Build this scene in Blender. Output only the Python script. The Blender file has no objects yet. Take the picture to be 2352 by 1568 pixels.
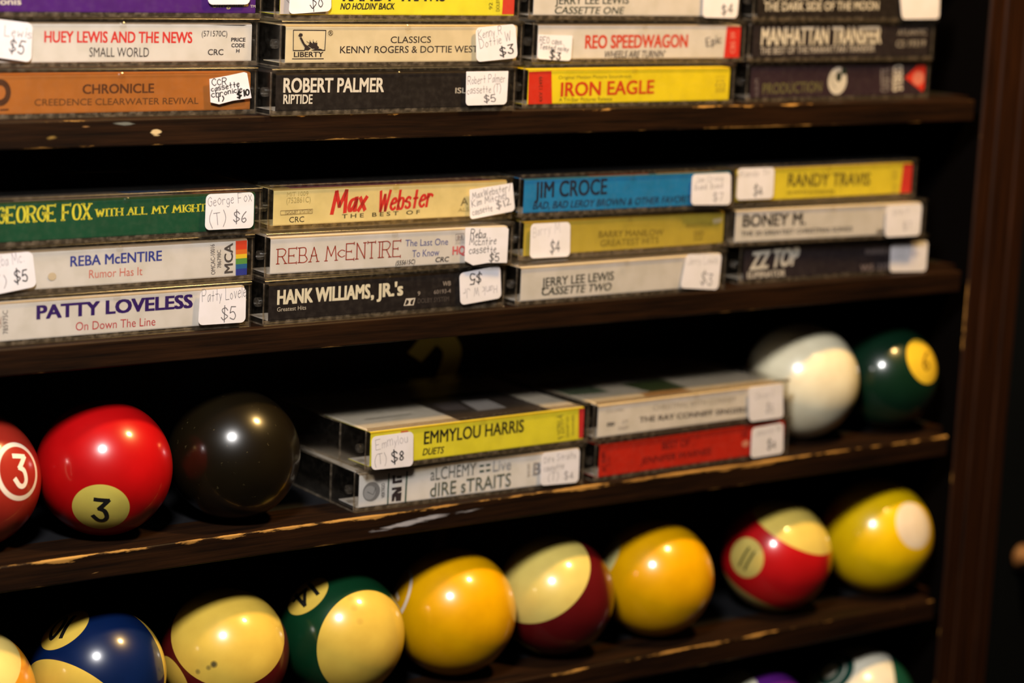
import bpy, bmesh, math, random
from mathutils import Vector, Matrix, Euler

S = 0.001            # all measures below are millimetres
ZUP = 1400.0         # height of the reference shelf above the (unseen) floor
random.seed(7)

# ------------------------------------------------------------------ camera, light, exposure
CAM_LOC = [-500.085, -752.239, 163.18]
CAM_ROT = [1.383181, -0.045444, -0.632527]
FOCAL_PX = 5568.79
SHELF = {1: 77.048, 2: 0.0, 3: -76.08, 4: -154.002, 5: -231.5}

sc = bpy.context.scene
def W(x, y, z):
    return Vector((x * S, y * S, (z + ZUP) * S))
cam_d = bpy.data.cameras.new('camera'); cam = bpy.data.objects.new('camera', cam_d)
sc.collection.objects.link(cam); sc.camera = cam
cam.location = W(*CAM_LOC); cam.rotation_mode = 'XYZ'; cam.rotation_euler = Euler(CAM_ROT, 'XYZ')
cam_d.sensor_fit = 'HORIZONTAL'; cam_d.sensor_width = 36.0; cam_d.lens = FOCAL_PX * 36.0 / 2352.0
cam_d.clip_start = 0.02; cam_d.clip_end = 30
cam_d.dof.use_dof = True; cam_d.dof.focus_distance = 0.878; cam_d.dof.aperture_fstop = 7.0
sc.view_settings.view_transform = 'Standard'; sc.view_settings.look = 'None'
sc.view_settings.gamma = 1.0; sc.view_settings.use_curve_mapping = False
sc.view_settings.exposure = 0.0
sc.cycles.use_denoising = True; sc.cycles.transparent_max_bounces = 24
wd = bpy.data.worlds.new('room_dark'); sc.world = wd; wd.use_nodes = True
wd.node_tree.nodes['Background'].inputs[0].default_value = (1.0, 0.72, 0.5, 1)
wd.node_tree.nodes['Background'].inputs[1].default_value = 0.011
def lamp(name, loc, watts, col, radius):
    d = bpy.data.lights.new(name, 'POINT'); d.energy = watts; d.color = col; d.shadow_soft_size = radius * S
    o = bpy.data.objects.new(name, d); o.location = W(*loc); sc.collection.objects.link(o); return o
lamp('white_lamp', (-390, -445, 490), 32.0, (1.0, 0.965, 0.935), 60)
lamp('warm_lamp', (232, -235, 566), 25.0, (1.0, 0.62, 0.21), 34)

# ------------------------------------------------------------------ materials
MATS = {}
def new_mat(name):
    m = bpy.data.materials.new(name); m.use_nodes = True
    nt = m.node_tree; nt.nodes.clear()
    return m, nt
def N(nt, kind, **kw):
    n = nt.nodes.new(kind)
    for k, v in kw.items():
        if k in n.inputs.keys() if isinstance(k, str) else False: n.inputs[k].default_value = v
        else: setattr(n, k, v)
    return n
def ink(col, rough=0.55, name='ink', spec=.25):
    key = ('ink', tuple(col), rough, spec)
    if key in MATS: return MATS[key]
    m, nt = new_mat('%s_%03d' % (name, len(MATS)))
    b = nt.nodes.new('ShaderNodeBsdfPrincipled'); o = nt.nodes.new('ShaderNodeOutputMaterial')
    b.inputs['Base Color'].default_value = (*col, 1); b.inputs['Roughness'].default_value = rough
    b.inputs['Specular IOR Level'].default_value = spec
    nt.links.new(b.outputs[0], o.inputs[0]); MATS[key] = m; return m
def paper(col, rough=0.5, var=0.10, scale=140):
    """printed card: base colour with faint blotches of wear"""
    key = ('paper', tuple(col), rough, var)
    if key in MATS: return MATS[key]
    m, nt = new_mat('paper_%03d' % len(MATS)); L = nt.links.new
    b = nt.nodes.new('ShaderNodeBsdfPrincipled'); o = nt.nodes.new('ShaderNodeOutputMaterial')
    tc = nt.nodes.new('ShaderNodeTexCoord'); no = nt.nodes.new('ShaderNodeTexNoise')
    no.inputs['Scale'].default_value = scale; no.inputs['Detail'].default_value = 4
    L(tc.outputs['Object'], no.inputs['Vector'])
    r = nt.nodes.new('ShaderNodeValToRGB'); r.color_ramp.elements[0].position = 0.35; r.color_ramp.elements[1].position = 0.6
    d = 1 - var
    r.color_ramp.elements[0].color = (col[0] * d, col[1] * d, col[2] * d * .97, 1); r.color_ramp.elements[1].color = (*col, 1)
    L(no.outputs['Fac'], r.inputs[0]); L(r.outputs[0], b.inputs['Base Color'])
    b.inputs['Roughness'].default_value = rough; b.inputs['Specular IOR Level'].default_value = 0.3
    L(b.outputs[0], o.inputs[0]); MATS[key] = m; return m
def clear_plastic(tint=(0.97, 0.95, 0.92), haze=0.035, key='clear'):
    k = ('clear', tint, haze)
    if k in MATS: return MATS[k]
    m, nt = new_mat('clear_plastic_%03d' % len(MATS)); L = nt.links.new
    tr = nt.nodes.new('ShaderNodeBsdfTransparent'); tr.inputs[0].default_value = (*tint, 1)
    gl = nt.nodes.new('ShaderNodeBsdfGlossy'); gl.inputs['Roughness'].default_value = 0.2
    df = nt.nodes.new('ShaderNodeBsdfDiffuse'); df.inputs[0].default_value = (0.55, 0.46, 0.36, 1)
    lw = nt.nodes.new('ShaderNodeLayerWeight'); lw.inputs[0].default_value = .5
    pw = nt.nodes.new('ShaderNodeMath'); pw.operation = 'POWER'; L(lw.outputs['Facing'], pw.inputs[0]); pw.inputs[1].default_value = 5.0
    fr = nt.nodes.new('ShaderNodeMath'); fr.operation = 'MULTIPLY_ADD'; L(pw.outputs[0], fr.inputs[0]); fr.inputs[1].default_value = .9; fr.inputs[2].default_value = .045
    no = nt.nodes.new('ShaderNodeTexNoise'); no.inputs['Scale'].default_value = 420; no.inputs['Detail'].default_value = 6
    tc = nt.nodes.new('ShaderNodeTexCoord'); L(tc.outputs['Object'], no.inputs['Vector'])
    mr = nt.nodes.new('ShaderNodeMapRange'); mr.inputs[1].default_value = 0.45; mr.inputs[2].default_value = 0.75
    mr.inputs[3].default_value = haze * 0.15; mr.inputs[4].default_value = haze * 0.9; L(no.outputs['Fac'], mr.inputs[0])
    m1 = nt.nodes.new('ShaderNodeMixShader'); L(mr.outputs[0], m1.inputs[0]); L(tr.outputs[0], m1.inputs[1]); L(df.outputs[0], m1.inputs[2])
    m2 = nt.nodes.new('ShaderNodeMixShader'); L(fr.outputs[0], m2.inputs[0]); L(m1.outputs[0], m2.inputs[1]); L(gl.outputs[0], m2.inputs[2])
    o = nt.nodes.new('ShaderNodeOutputMaterial'); L(m2.outputs[0], o.inputs[0]); MATS[k] = m; return m

def wood(name, base, grain, wear_top=0.0, wear_bot=0.0, thick=9.5, flecks=(), axis='X', wear_left=0.0, bias=0.0):
    """dark stained board. Object origin sits on the top front edge; raw wood shows where the edges are rubbed"""
    m, nt = new_mat(name); L = nt.links.new
    tc = nt.nodes.new('ShaderNodeTexCoord'); sp = nt.nodes.new('ShaderNodeSeparateXYZ'); L(tc.outputs['Object'], sp.inputs[0])
    mp = nt.nodes.new('ShaderNodeMapping'); L(tc.outputs['Object'], mp.inputs[0])
    mp.inputs['Scale'].default_value = (6, 90, 160) if axis == 'X' else (160, 90, 6)
    n1 = nt.nodes.new('ShaderNodeTexNoise'); n1.inputs['Scale'].default_value = 3; n1.inputs['Detail'].default_value = 7; n1.inputs['Roughness'].default_value = .65
    L(mp.outputs[0], n1.inputs['Vector'])
    r = nt.nodes.new('ShaderNodeValToRGB'); r.color_ramp.elements[0].position = .32; r.color_ramp.elements[1].position = .72
    r.color_ramp.elements[0].color = (*base, 1); r.color_ramp.elements[1].color = (*grain, 1); L(n1.outputs['Fac'], r.inputs[0])
    col = r.outputs[0]
    def math_(op, a, b=None, clamp=False):
        n = nt.nodes.new('ShaderNodeMath'); n.operation = op; n.use_clamp = clamp
        for i, v in enumerate((a, b)):
            if v is None: continue
            if isinstance(v, (int, float)): n.inputs[i].default_value = v
            else: L(v, n.inputs[i])
        return n.outputs[0]
    def mix(fac, c2):
        nonlocal col
        n = nt.nodes.new('ShaderNodeMix'); n.data_type = 'RGBA'; L(fac, n.inputs[0]); L(col, n.inputs[6])
        if isinstance(c2, tuple): n.inputs[7].default_value = (*c2, 1)
        else: L(c2, n.inputs[7])
        col = n.outputs[2]
    # ragged distance noise along the edge
    mp2 = nt.nodes.new('ShaderNodeMapping'); L(tc.outputs['Object'], mp2.inputs[0])
    mp2.inputs['Scale'].default_value = (26, 160, 160) if axis == 'X' else (160, 160, 26)
    n2 = nt.nodes.new('ShaderNodeTexNoise'); n2.inputs['Scale'].default_value = 2.2; n2.inputs['Detail'].default_value = 6; L(mp2.outputs[0], n2.inputs['Vector'])
    n3 = nt.nodes.new('ShaderNodeTexNoise'); n3.inputs['Scale'].default_value = 9; n3.inputs['Detail'].default_value = 3; L(tc.outputs['Object'], n3.inputs['Vector'])
    n4 = nt.nodes.new('ShaderNodeTexNoise'); n4.inputs['Scale'].default_value = 7; n4.inputs['Detail'].default_value = 8; n4.inputs['Roughness'].default_value = .7; L(mp2.outputs[0], n4.inputs['Vector'])
    raw = nt.nodes.new('ShaderNodeValToRGB'); raw.color_ramp.elements[0].color = (.07, .026, .006, 1); raw.color_ramp.elements[1].color = (.44, .23, .055, 1)
    raw.color_ramp.elements[0].position = .3; raw.color_ramp.elements[1].position = .62; L(n1.outputs['Fac'], raw.inputs[0])
    def edge(dist, amount, width):
        # dist in metres from edge; worn where dist < width * noise
        w = math_('MULTIPLY', math_('ADD', math_('SUBTRACT', math_('ADD', n2.outputs['Fac'], n3.outputs['Fac']), 1.12 - amount), math_('MULTIPLY', math_('SUBTRACT', n4.outputs['Fac'], .5), .55)), width * 5 * S)
        f = math_('MULTIPLY', math_('SUBTRACT', w, dist), 2600.0, True)
        mix(f, raw.outputs[0])
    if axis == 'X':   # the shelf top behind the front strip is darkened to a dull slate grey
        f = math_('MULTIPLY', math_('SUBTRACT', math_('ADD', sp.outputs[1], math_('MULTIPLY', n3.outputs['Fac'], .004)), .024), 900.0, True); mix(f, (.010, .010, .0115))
    if wear_top:
        d = math_('ADD', math_('ABSOLUTE', sp.outputs[2]), math_('MULTIPLY', math_('MAXIMUM', sp.outputs[1], 0.0), 1.6))
        edge(d, wear_top, 1.0)
    if wear_bot:
        d = math_('ADD', math_('ABSOLUTE', math_('ADD', sp.outputs[2], thick * S)), math_('MAXIMUM', sp.outputs[1], 0.0))
        edge(d, wear_bot, .7)
    if wear_left:
        d = math_('ADD', math_('ABSOLUTE', sp.outputs[0]), math_('MULTIPLY', math_('MAXIMUM', sp.outputs[1], 0.0), .5))
        edge(d, wear_left, 1.6)
    for (x, z, rx, rz, tilt, c, soft) in flecks:
        dx = math_('SUBTRACT', sp.outputs[0], x * S); dz = math_('SUBTRACT', math_('SUBTRACT', sp.outputs[2], z * S), math_('MULTIPLY', dx, tilt))
        q = math_('SQRT', math_('ADD', math_('POWER', math_('DIVIDE', dx, rx * S), 2), math_('POWER', math_('DIVIDE', dz, rz * S), 2)))
        q = math_('ADD', q, math_('MULTIPLY', math_('SUBTRACT', math_('ADD', n2.outputs['Fac'], n3.outputs['Fac']), 1.0), 4.5))
        f = math_('MULTIPLY', math_('SUBTRACT', 1.0, q), soft, True); mix(f, c)
    b = nt.nodes.new('ShaderNodeBsdfPrincipled'); o = nt.nodes.new('ShaderNodeOutputMaterial')
    L(col, b.inputs['Base Color']); b.inputs['Roughness'].default_value = 0.55; b.inputs['Specular IOR Level'].default_value = .14
    bp = nt.nodes.new('ShaderNodeBump'); bp.inputs['Strength'].default_value = .25; bp.inputs['Distance'].default_value = .0006
    L(n1.outputs['Fac'], bp.inputs['Height']); L(bp.outputs[0], b.inputs['Normal'])
    L(b.outputs[0], o.inputs[0]); return m

def ball_mat(name, base, layers=(), rough=0.13, speck=None, stain=None):
    """layers: ('cap', dir, cos, colour) or ('ring', dir, cos_out, cos_in, colour) or ('streak', a, b, width, colour)"""
    m, nt = new_mat(name); L = nt.links.new
    tc = nt.nodes.new('ShaderNodeTexCoord')
    vn = nt.nodes.new('ShaderNodeVectorMath'); vn.operation = 'NORMALIZE'; L(tc.outputs['Object'], vn.inputs[0])
    no = nt.nodes.new('ShaderNodeTexNoise'); no.inputs['Scale'].default_value = 70; no.inputs['Detail'].default_value = 5; L(tc.outputs['Object'], no.inputs['Vector'])
    def shade(c, amt=.14):
        r = nt.nodes.new('ShaderNodeValToRGB'); r.color_ramp.elements[0].position = .3; r.color_ramp.elements[1].position = .62
        r.color_ramp.elements[0].color = (c[0] * (1 - amt), c[1] * (1 - amt * 1.2), c[2] * (1 - amt * 1.4), 1); r.color_ramp.elements[1].color = (*c, 1)
        L(no.outputs['Fac'], r.inputs[0]); return r.outputs[0]
    col = shade(base)
    def step(src, edge, k=260.0):
        s = nt.nodes.new('ShaderNodeMath'); s.operation = 'SUBTRACT'; L(src, s.inputs[0]); s.inputs[1].default_value = edge
        mlt = nt.nodes.new('ShaderNodeMath'); mlt.operation = 'MULTIPLY'; mlt.use_clamp = True; L(s.outputs[0], mlt.inputs[0]); mlt.inputs[1].default_value = k
        return mlt.outputs[0]
    def dot(d):
        n = nt.nodes.new('ShaderNodeVectorMath'); n.operation = 'DOT_PRODUCT'; L(vn.outputs[0], n.inputs[0]); n.inputs[1].default_value = d; return n.outputs['Value']
    for ly in layers:
        if ly[0] == 'cap': f = step(dot(ly[1]), ly[2]); c = ly[3]
        elif ly[0] == 'ring':
            a = step(dot(ly[1]), ly[2]); b_ = step(dot(ly[1]), ly[3])
            s = nt.nodes.new('ShaderNodeMath'); s.operation = 'SUBTRACT'; s.use_clamp = True; L(a, s.inputs[0]); L(b_, s.inputs[1]); f = s.outputs[0]; c = ly[4]
        elif ly[0] == 'blot':
            d = dot(ly[1]); s = nt.nodes.new('ShaderNodeMath'); s.operation = 'MULTIPLY_ADD'; L(no.outputs['Fac'], s.inputs[0]); s.inputs[1].default_value = ly[3]; L(d, s.inputs[2])
            f = step(s.outputs[0], ly[2] + ly[3] * .5, ly[5]); c = ly[4]
        mx = nt.nodes.new('ShaderNodeMix'); mx.data_type = 'RGBA'; L(f, mx.inputs[0]); L(col, mx.inputs[6]); L(shade(c), mx.inputs[7]); col = mx.outputs[2]
    if speck:
        vo = nt.nodes.new('ShaderNodeTexNoise'); vo.inputs['Scale'].default_value = 520; vo.inputs['Detail'].default_value = 2; L(tc.outputs['Object'], vo.inputs['Vector'])
        mx = nt.nodes.new('ShaderNodeMix'); mx.data_type = 'RGBA'; L(step(vo.outputs['Fac'], .7, 14.0), mx.inputs[0]); L(col, mx.inputs[6]); mx.inputs[7].default_value = (*speck, 1); col = mx.outputs[2]
    b = nt.nodes.new('ShaderNodeBsdfPrincipled'); o = nt.nodes.new('ShaderNodeOutputMaterial')
    L(col, b.inputs['Base Color']); b.inputs['IOR'].default_value = 1.55
    rr = nt.nodes.new('ShaderNodeMapRange'); rr.inputs[1].default_value = .35; rr.inputs[2].default_value = .7; rr.inputs[3].default_value = rough * .6; rr.inputs[4].default_value = rough
    L(no.outputs['Fac'], rr.inputs[0]); L(rr.outputs[0], b.inputs['Coat Roughness']); b.inputs['Coat Weight'].default_value = .8; b.inputs['Coat IOR'].default_value = 1.5
    b.inputs['Roughness'].default_value = .3; b.inputs['Specular IOR Level'].default_value = .3
    L(b.outputs[0], o.inputs[0]); return m

# ------------------------------------------------------------------ object helpers
def link(name, me, parent=None):
    o = bpy.data.objects.new(name, me); sc.collection.objects.link(o)
    if parent is not None: o.parent = parent
    return o
def obj(name, bm, mats, parent=None, smooth=False):
    me = bpy.data.meshes.new(name); bm.to_mesh(me); bm.free()
    for m in (mats if isinstance(mats, (list, tuple)) else [mats]): me.materials.append(m)
    if smooth:
        for p in me.polygons: p.use_smooth = True
    return link(name, me, parent)
def tag(o, label, cat, group=None):
    o['label'] = label; o['category'] = cat
    if group: o['group'] = group
def thing(name, label, cat, loc, rotz=0.0, group=None):
    o = bpy.data.objects.new(name, None); sc.collection.objects.link(o); o.empty_display_size = .01
    o.location = loc; o.rotation_euler = (0, 0, rotz); tag(o, label, cat, group); return o
def box(bm, x0, x1, y0, y1, z0, z1, bev=0.0, mi=0):
    vs = [bm.verts.new((x * S, y * S, z * S)) for z in (z0, z1) for y in (y0, y1) for x in (x0, x1)]
    fs = [bm.faces.new([vs[i] for i in f]) for f in ((0, 2, 3, 1), (4, 5, 7, 6), (0, 1, 5, 4), (2, 6, 7, 3), (0, 4, 6, 2), (1, 3, 7, 5))]
    for f in fs: f.material_index = mi
    if bev:
        es = list({e for f in fs for e in f.edges})
        r = bmesh.ops.bevel(bm, geom=es, offset=bev * S, segments=3, profile=.5, affect='EDGES')
        for f in r['faces']: f.material_index = mi
def cyl_x(bm, x0, x1, y, z, r, seg=20, mi=0):
    a = []
    for x in (x0, x1): a.append([bm.verts.new((x * S, (y + r * math.cos(t)) * S, (z + r * math.sin(t)) * S)) for t in (2 * math.pi * i / seg for i in range(seg))])
    for i in range(seg):
        f = bm.faces.new((a[0][i], a[0][(i + 1) % seg], a[1][(i + 1) % seg], a[1][i])); f.material_index = mi
    bm.faces.new(list(reversed(a[0]))); bm.faces.new(a[1])
def prism(bm, pts, y0, y1, mi=0):
    """extrude an x/z outline between two depths"""
    A = [bm.verts.new((x * S, y0 * S, z * S)) for x, z in pts]; B = [bm.verts.new((x * S, y1 * S, z * S)) for x, z in pts]
    n = len(pts); ok = sum(pts[i][0] * pts[(i + 1) % n][1] - pts[(i + 1) % n][0] * pts[i][1] for i in range(n)) > 0
    if not ok: A.reverse(); B.reverse()
    fs = [bm.faces.new(A), bm.faces.new(list(reversed(B)))]
    for i in range(n): fs.append(bm.faces.new((A[(i + 1) % n], A[i], B[i], B[(i + 1) % n])))
    for f in fs: f.material_index = mi

# ------------------------------------------------------------------ lettering
_cache = {}
def font_mesh(txt, bold):
    """outline letters of the built-in typeface, as 2-D verts + faces, normalised to cap height 1"""
    k = (txt, round(bold, 3))
    if k in _cache: return _cache[k]
    def grab(s):
        c = bpy.data.curves.new('lettering', 'FONT'); c.body = s; c.size = 1.0; c.resolution_u = 3; c.fill_mode = 'FRONT'
        o = bpy.data.objects.new('lettering', c); sc.collection.objects.link(o)
        dg = bpy.context.evaluated_depsgraph_get(); me = bpy.data.meshes.new_from_object(o.evaluated_get(dg))
        V = [(v.co.x, v.co.y) for v in me.vertices]; F = [tuple(p.vertices) for p in me.polygons]
        bpy.data.meshes.remove(me); bpy.data.objects.remove(o); bpy.data.curves.remove(c); return V, F
    V, F = grab(txt)
    if 'cap' not in _cache:
        v0 = [v[1] for v in grab('H')[0]]; _cache['cap'] = max(v0) - min(v0)
    cap = 0.0
    ch = _cache.setdefault('capv', (_cache['cap'] if bold == 0 else _cache['cap']))
    V = [(x / ch, y / ch) for x, y in V]
    V3_ = [(x, y, 0) for x, y in V]
    if bold:
        B = []; G = []
        for q, (dx, dy) in enumerate(((0, 0), (-1, -.6), (1, -.6), (-1, .6), (1, .6))):
            o = len(B); B += [(x + dx * bold * 1.5, y + dy * bold * 1.3, q) for x, y in V]; G += [tuple(i + o for i in f) for f in F]
        V3_, F = B, G
    _cache[k] = (V3_, F); return V3_, F

GLY = {  # single-stroke letters: x 0-9, y hex with baseline 3, x-height 9, cap height d
'A': '03 3d 63|17 57', 'B': '03 0d|~0d 4d 5b 48 08|~48 65 43 03', 'C': '~6b 4d 1b 08 15 43 65', 'D': '03 0d|~0d 4c 68 44 03', 'E': '6d 0d 03 63|08 48',
'F': '6d 0d 03|08 48', 'G': '~6b 4d 1b 08 15 43 65|65 68|68 48', 'H': '03 0d|63 6d|08 68', 'I': '13 1d', 'J': '~5d 55 43 23 05', 'K': '03 0d|6d 08 63', 'L': '0d 03 53',
'M': '03 1d 46 7d 83', 'N': '03 0d 63 6d', 'O': '~3d 1c 08 14 33 54 68 5c 3d', 'P': '03 0d|~0d 4d 6b 48 08', 'Q': '~3d 1c 08 14 33 54 68 5c 3d|46 73', 'R': '03 0d|~0d 4d 6b 48 08|38 63',
'S': '~6b 4d 1c 1a 38 66 44 23 05', 'T': '0d 6d|3d 33', 'U': '~0d 06 33 66 6d', 'V': '0d 33 6d', 'W': '0d 23 4b 63 8d', 'X': '0d 63|03 6d', 'Y': '0d 38 6d|38 33', 'Z': '0d 6d 03 63',
'a': '~49 18 05 13 35 48|49 43', 'b': '0d 03|~07 29 48 44 23 05', 'c': '~48 29 07 05 23 44', 'd': '4d 43|~48 29 06 23 45', 'e': '~06 47 39 18 05 23 44', 'f': '~5c 3d 2b 23|08 48',
'g': '~48 29 06 23 45|~49 42 20 01', 'h': '0d 03|~07 29 48 43', 'i': '19 13|1b 1c', 'j': '~29 22 00|2b 2c', 'k': '0d 03|49 06 43', 'l': '0d 03', 'm': '09 03|~07 29 38 33|~37 59 68 63',
'n': '09 03|~07 29 48 43', 'o': '~29 07 05 23 45 47 29', 'p': '09 00|~07 29 48 44 23 05', 'q': '49 40|~48 29 06 23 45', 'r': '09 03|~07 29 48', 's': '~48 29 07 36 44 23 04', 't': '2c 23|08 48',
'u': '~09 05 23 45 49|49 43', 'v': '09 23 49', 'w': '09 13 37 53 69', 'x': '09 43|03 49', 'y': '09 23|49 00', 'z': '09 49 03 43',
'0': '~2d 0a 06 23 46 4a 2d', '1': '2d 23', '2': '~0b 2d 4b 37 03|03 53', '3': '0d 5d 29|~29 48 55 43 23 05', '4': '43 4d 06 66', '5': '5d 1d 08|~08 39 56 43 23 04', '6': '~4d 19 05 23 45 37 16',
'7': '0d 5d 23', '8': '~28 0a 2d 4a 28 05 23 45 28', '9': '~46 27 0a 2d 4b 48 33', '$': '~6b 4d 1c 1a 38 66 44 23 05|3f 31', '(': '~2f 0a 06 21', ')': '~0f 2a 26 01', '/': '02 5e', '.': '13 14', ',': '14 02',
"'": '0d 0b', '-': '08 48', '&': '63 0b 2d 3b 06 23 66', ':': '13 14|18 19', ' ': ''}
def strokes(ch):
    out = []
    for s in GLY.get(ch, '').split('|'):
        s = s.strip()
        if not s: continue
        curve = s[0] == '~'; P = [(int(t[0], 16) / 10.0, (int(t[1], 16) - 3) / 10.0) for t in s.lstrip('~').split()]
        if curve and len(P) > 2:
            Q = []
            closed = P[0] == P[-1]
            for i in range(len(P) - 1):
                p0 = P[i - 1] if i else (P[-2] if closed else P[0]); p1, p2 = P[i], P[i + 1]
                p3 = P[i + 2] if i + 2 < len(P) else (P[1] if closed else P[-1])
                for k in range(6):
                    t = k / 6.0
                    Q.append(tuple(.5 * (2 * p1[a] + (p2[a] - p0[a]) * t + (2 * p0[a] - 5 * p1[a] + 4 * p2[a] - p3[a]) * t * t + (3 * p1[a] - p0[a] - 3 * p2[a] + p3[a]) * t ** 3) for a in (0, 1)))
            Q.append(P[-1]); P = Q
        out.append(P)
    return out
def pen_text(txt, jitter=0.0, rng=random):
    """list of polylines, cap height 1, and advance width"""
    x = 0.0; out = []
    for ch in txt:
        if ch == ' ': x += .42; continue
        st = strokes(ch)
        if not st: x += .4; continue
        w = max(q[0] for s in st for q in s)
        dy = rng.uniform(-.06, .06) * jitter; sl = rng.uniform(-.08, .08) * jitter; k = 1 + rng.uniform(-.14, .14) * jitter
        for s in st: out.append([(x + q[0] * k + q[1] * sl, q[1] * k + dy) for q in s])
        x += w * k + .22
    return out, max(x - .22, .1)
def ribbon(poly, wfun):
    """quads along a 2-D polyline; wfun(direction) gives the local width"""
    n = len(poly); V = []; F = []
    for i, q in enumerate(poly):
        a = poly[max(i - 1, 0)]; b = poly[min(i + 1, n - 1)]
        dx, dy = b[0] - a[0], b[1] - a[1]; l = math.hypot(dx, dy) or 1.0; dx /= l; dy /= l
        w = wfun(dx, dy) * .5
        e = w if n > 1 and i in (0, n - 1) else 0.0; sg = -1 if i == 0 else 1
        V.append((q[0] - dy * w + dx * e * sg * .6, q[1] + dx * w + dy * e * sg * .6)); V.append((q[0] + dy * w + dx * e * sg * .6, q[1] - dx * w + dy * e * sg * .6))
    for i in range(n - 1): F.append((2 * i, 2 * i + 1, 2 * i + 3, 2 * i + 2))
    return V, F
def split_sharp(s):
    runs = [[s[0]]]
    for i in range(1, len(s)):
        runs[-1].append(s[i])
        if i < len(s) - 1:
            ax, ay = s[i][0] - s[i - 1][0], s[i][1] - s[i - 1][1]; bx, by = s[i + 1][0] - s[i][0], s[i + 1][1] - s[i][1]
            c = (ax * bx + ay * by) / ((math.hypot(ax, ay) * math.hypot(bx, by)) or 1)
            if c < .6: runs.append([s[i]])
    return runs
def pen_mesh(txt, weight, style, jitter=0.0, rng=random):
    L_, wd_ = pen_text(txt, jitter, rng); V = []; F = []
    def add(v, f):
        o = len(V); V.extend(v); F.extend(tuple(i + o for i in q) for q in f)
    for s in L_:
        if style == 'serif':
            # sharp polylines are split at corners so each limb keeps its own weight
            hi, lo = .20 * weight + .02, .05 + .05 * weight
            runs = [s] if len(s) > 5 else [s[i:i + 2] for i in range(len(s) - 1)]
            for r in runs:
                add(*ribbon(r, lambda dx, dy: lo + (hi - lo) * abs(dy) ** 1.5 * (0.55 if (dx * dy > .25) else 1.0)))
            for i, j in ((0, 1), (-1, -2)):
                a, b = s[i], s[j]; l = math.hypot(b[0] - a[0], b[1] - a[1]) or 1
                if abs(b[1] - a[1]) / l > .6 and (abs(a[1]) < .05 or a[1] > .55):
                    h = .10 + .06 * weight
                    add(*ribbon([(a[0] - h, a[1]), (a[0] + h, a[1])], lambda dx, dy: lo))
                elif abs(b[0] - a[0]) / l > .8 and len(s) <= 5:
                    sg = 1 if b[0] < a[0] else -1
                    add(*ribbon([(a[0], a[1] - .08), (a[0], a[1] + .08)], lambda dx, dy: lo))
        elif style == 'hand' and weight > .2:   # brush pen
            for r in split_sharp(s): add(*ribbon(r, lambda dx, dy: .10 + .15 * weight * abs(dy * .9 + dx * .1)))
        else:
            for r in split_sharp(s): add(*ribbon(r, lambda dx, dy: weight))
    return V, F, wd_
def place_text(bm, txt, spec, mi, style, bold, shear, y):
    """spec: baseline start (x, z), baseline end (x, z), cap height, all in mm on the spine"""
    x0, z0, x1, z1, h = spec
    if style == 'sans':
        V, F = font_mesh(txt, bold)
        if not V: return
        xa = min(v[0] for v in V); xb = max(v[0] for v in V)
    else:
        V, F, wd_ = pen_mesh(txt, bold, style, .25 if style == 'hand' else 0.0, random.Random(len(txt)))
        xa, xb = 0.0, wd_; V = [(a, b, 0) for a, b in V]
    l = math.hypot(x1 - x0, z1 - z0); ux, uz = (x1 - x0) / l, (z1 - z0) / l; k = l / max(xb - xa, 1e-6)
    vs = []
    for a, b, lv in V:
        q = (a - xa) * k + b * h * shear; r = b * h
        vs.append(bm.verts.new(((x0 + ux * q - uz * r) * S, (y - .0024 * lv) * S, (z0 + uz * q + ux * r) * S)))
    for f in F:
        try:
            g = bm.faces.new([vs[i] for i in f]); g.material_index = mi
        except ValueError: pass

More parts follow.
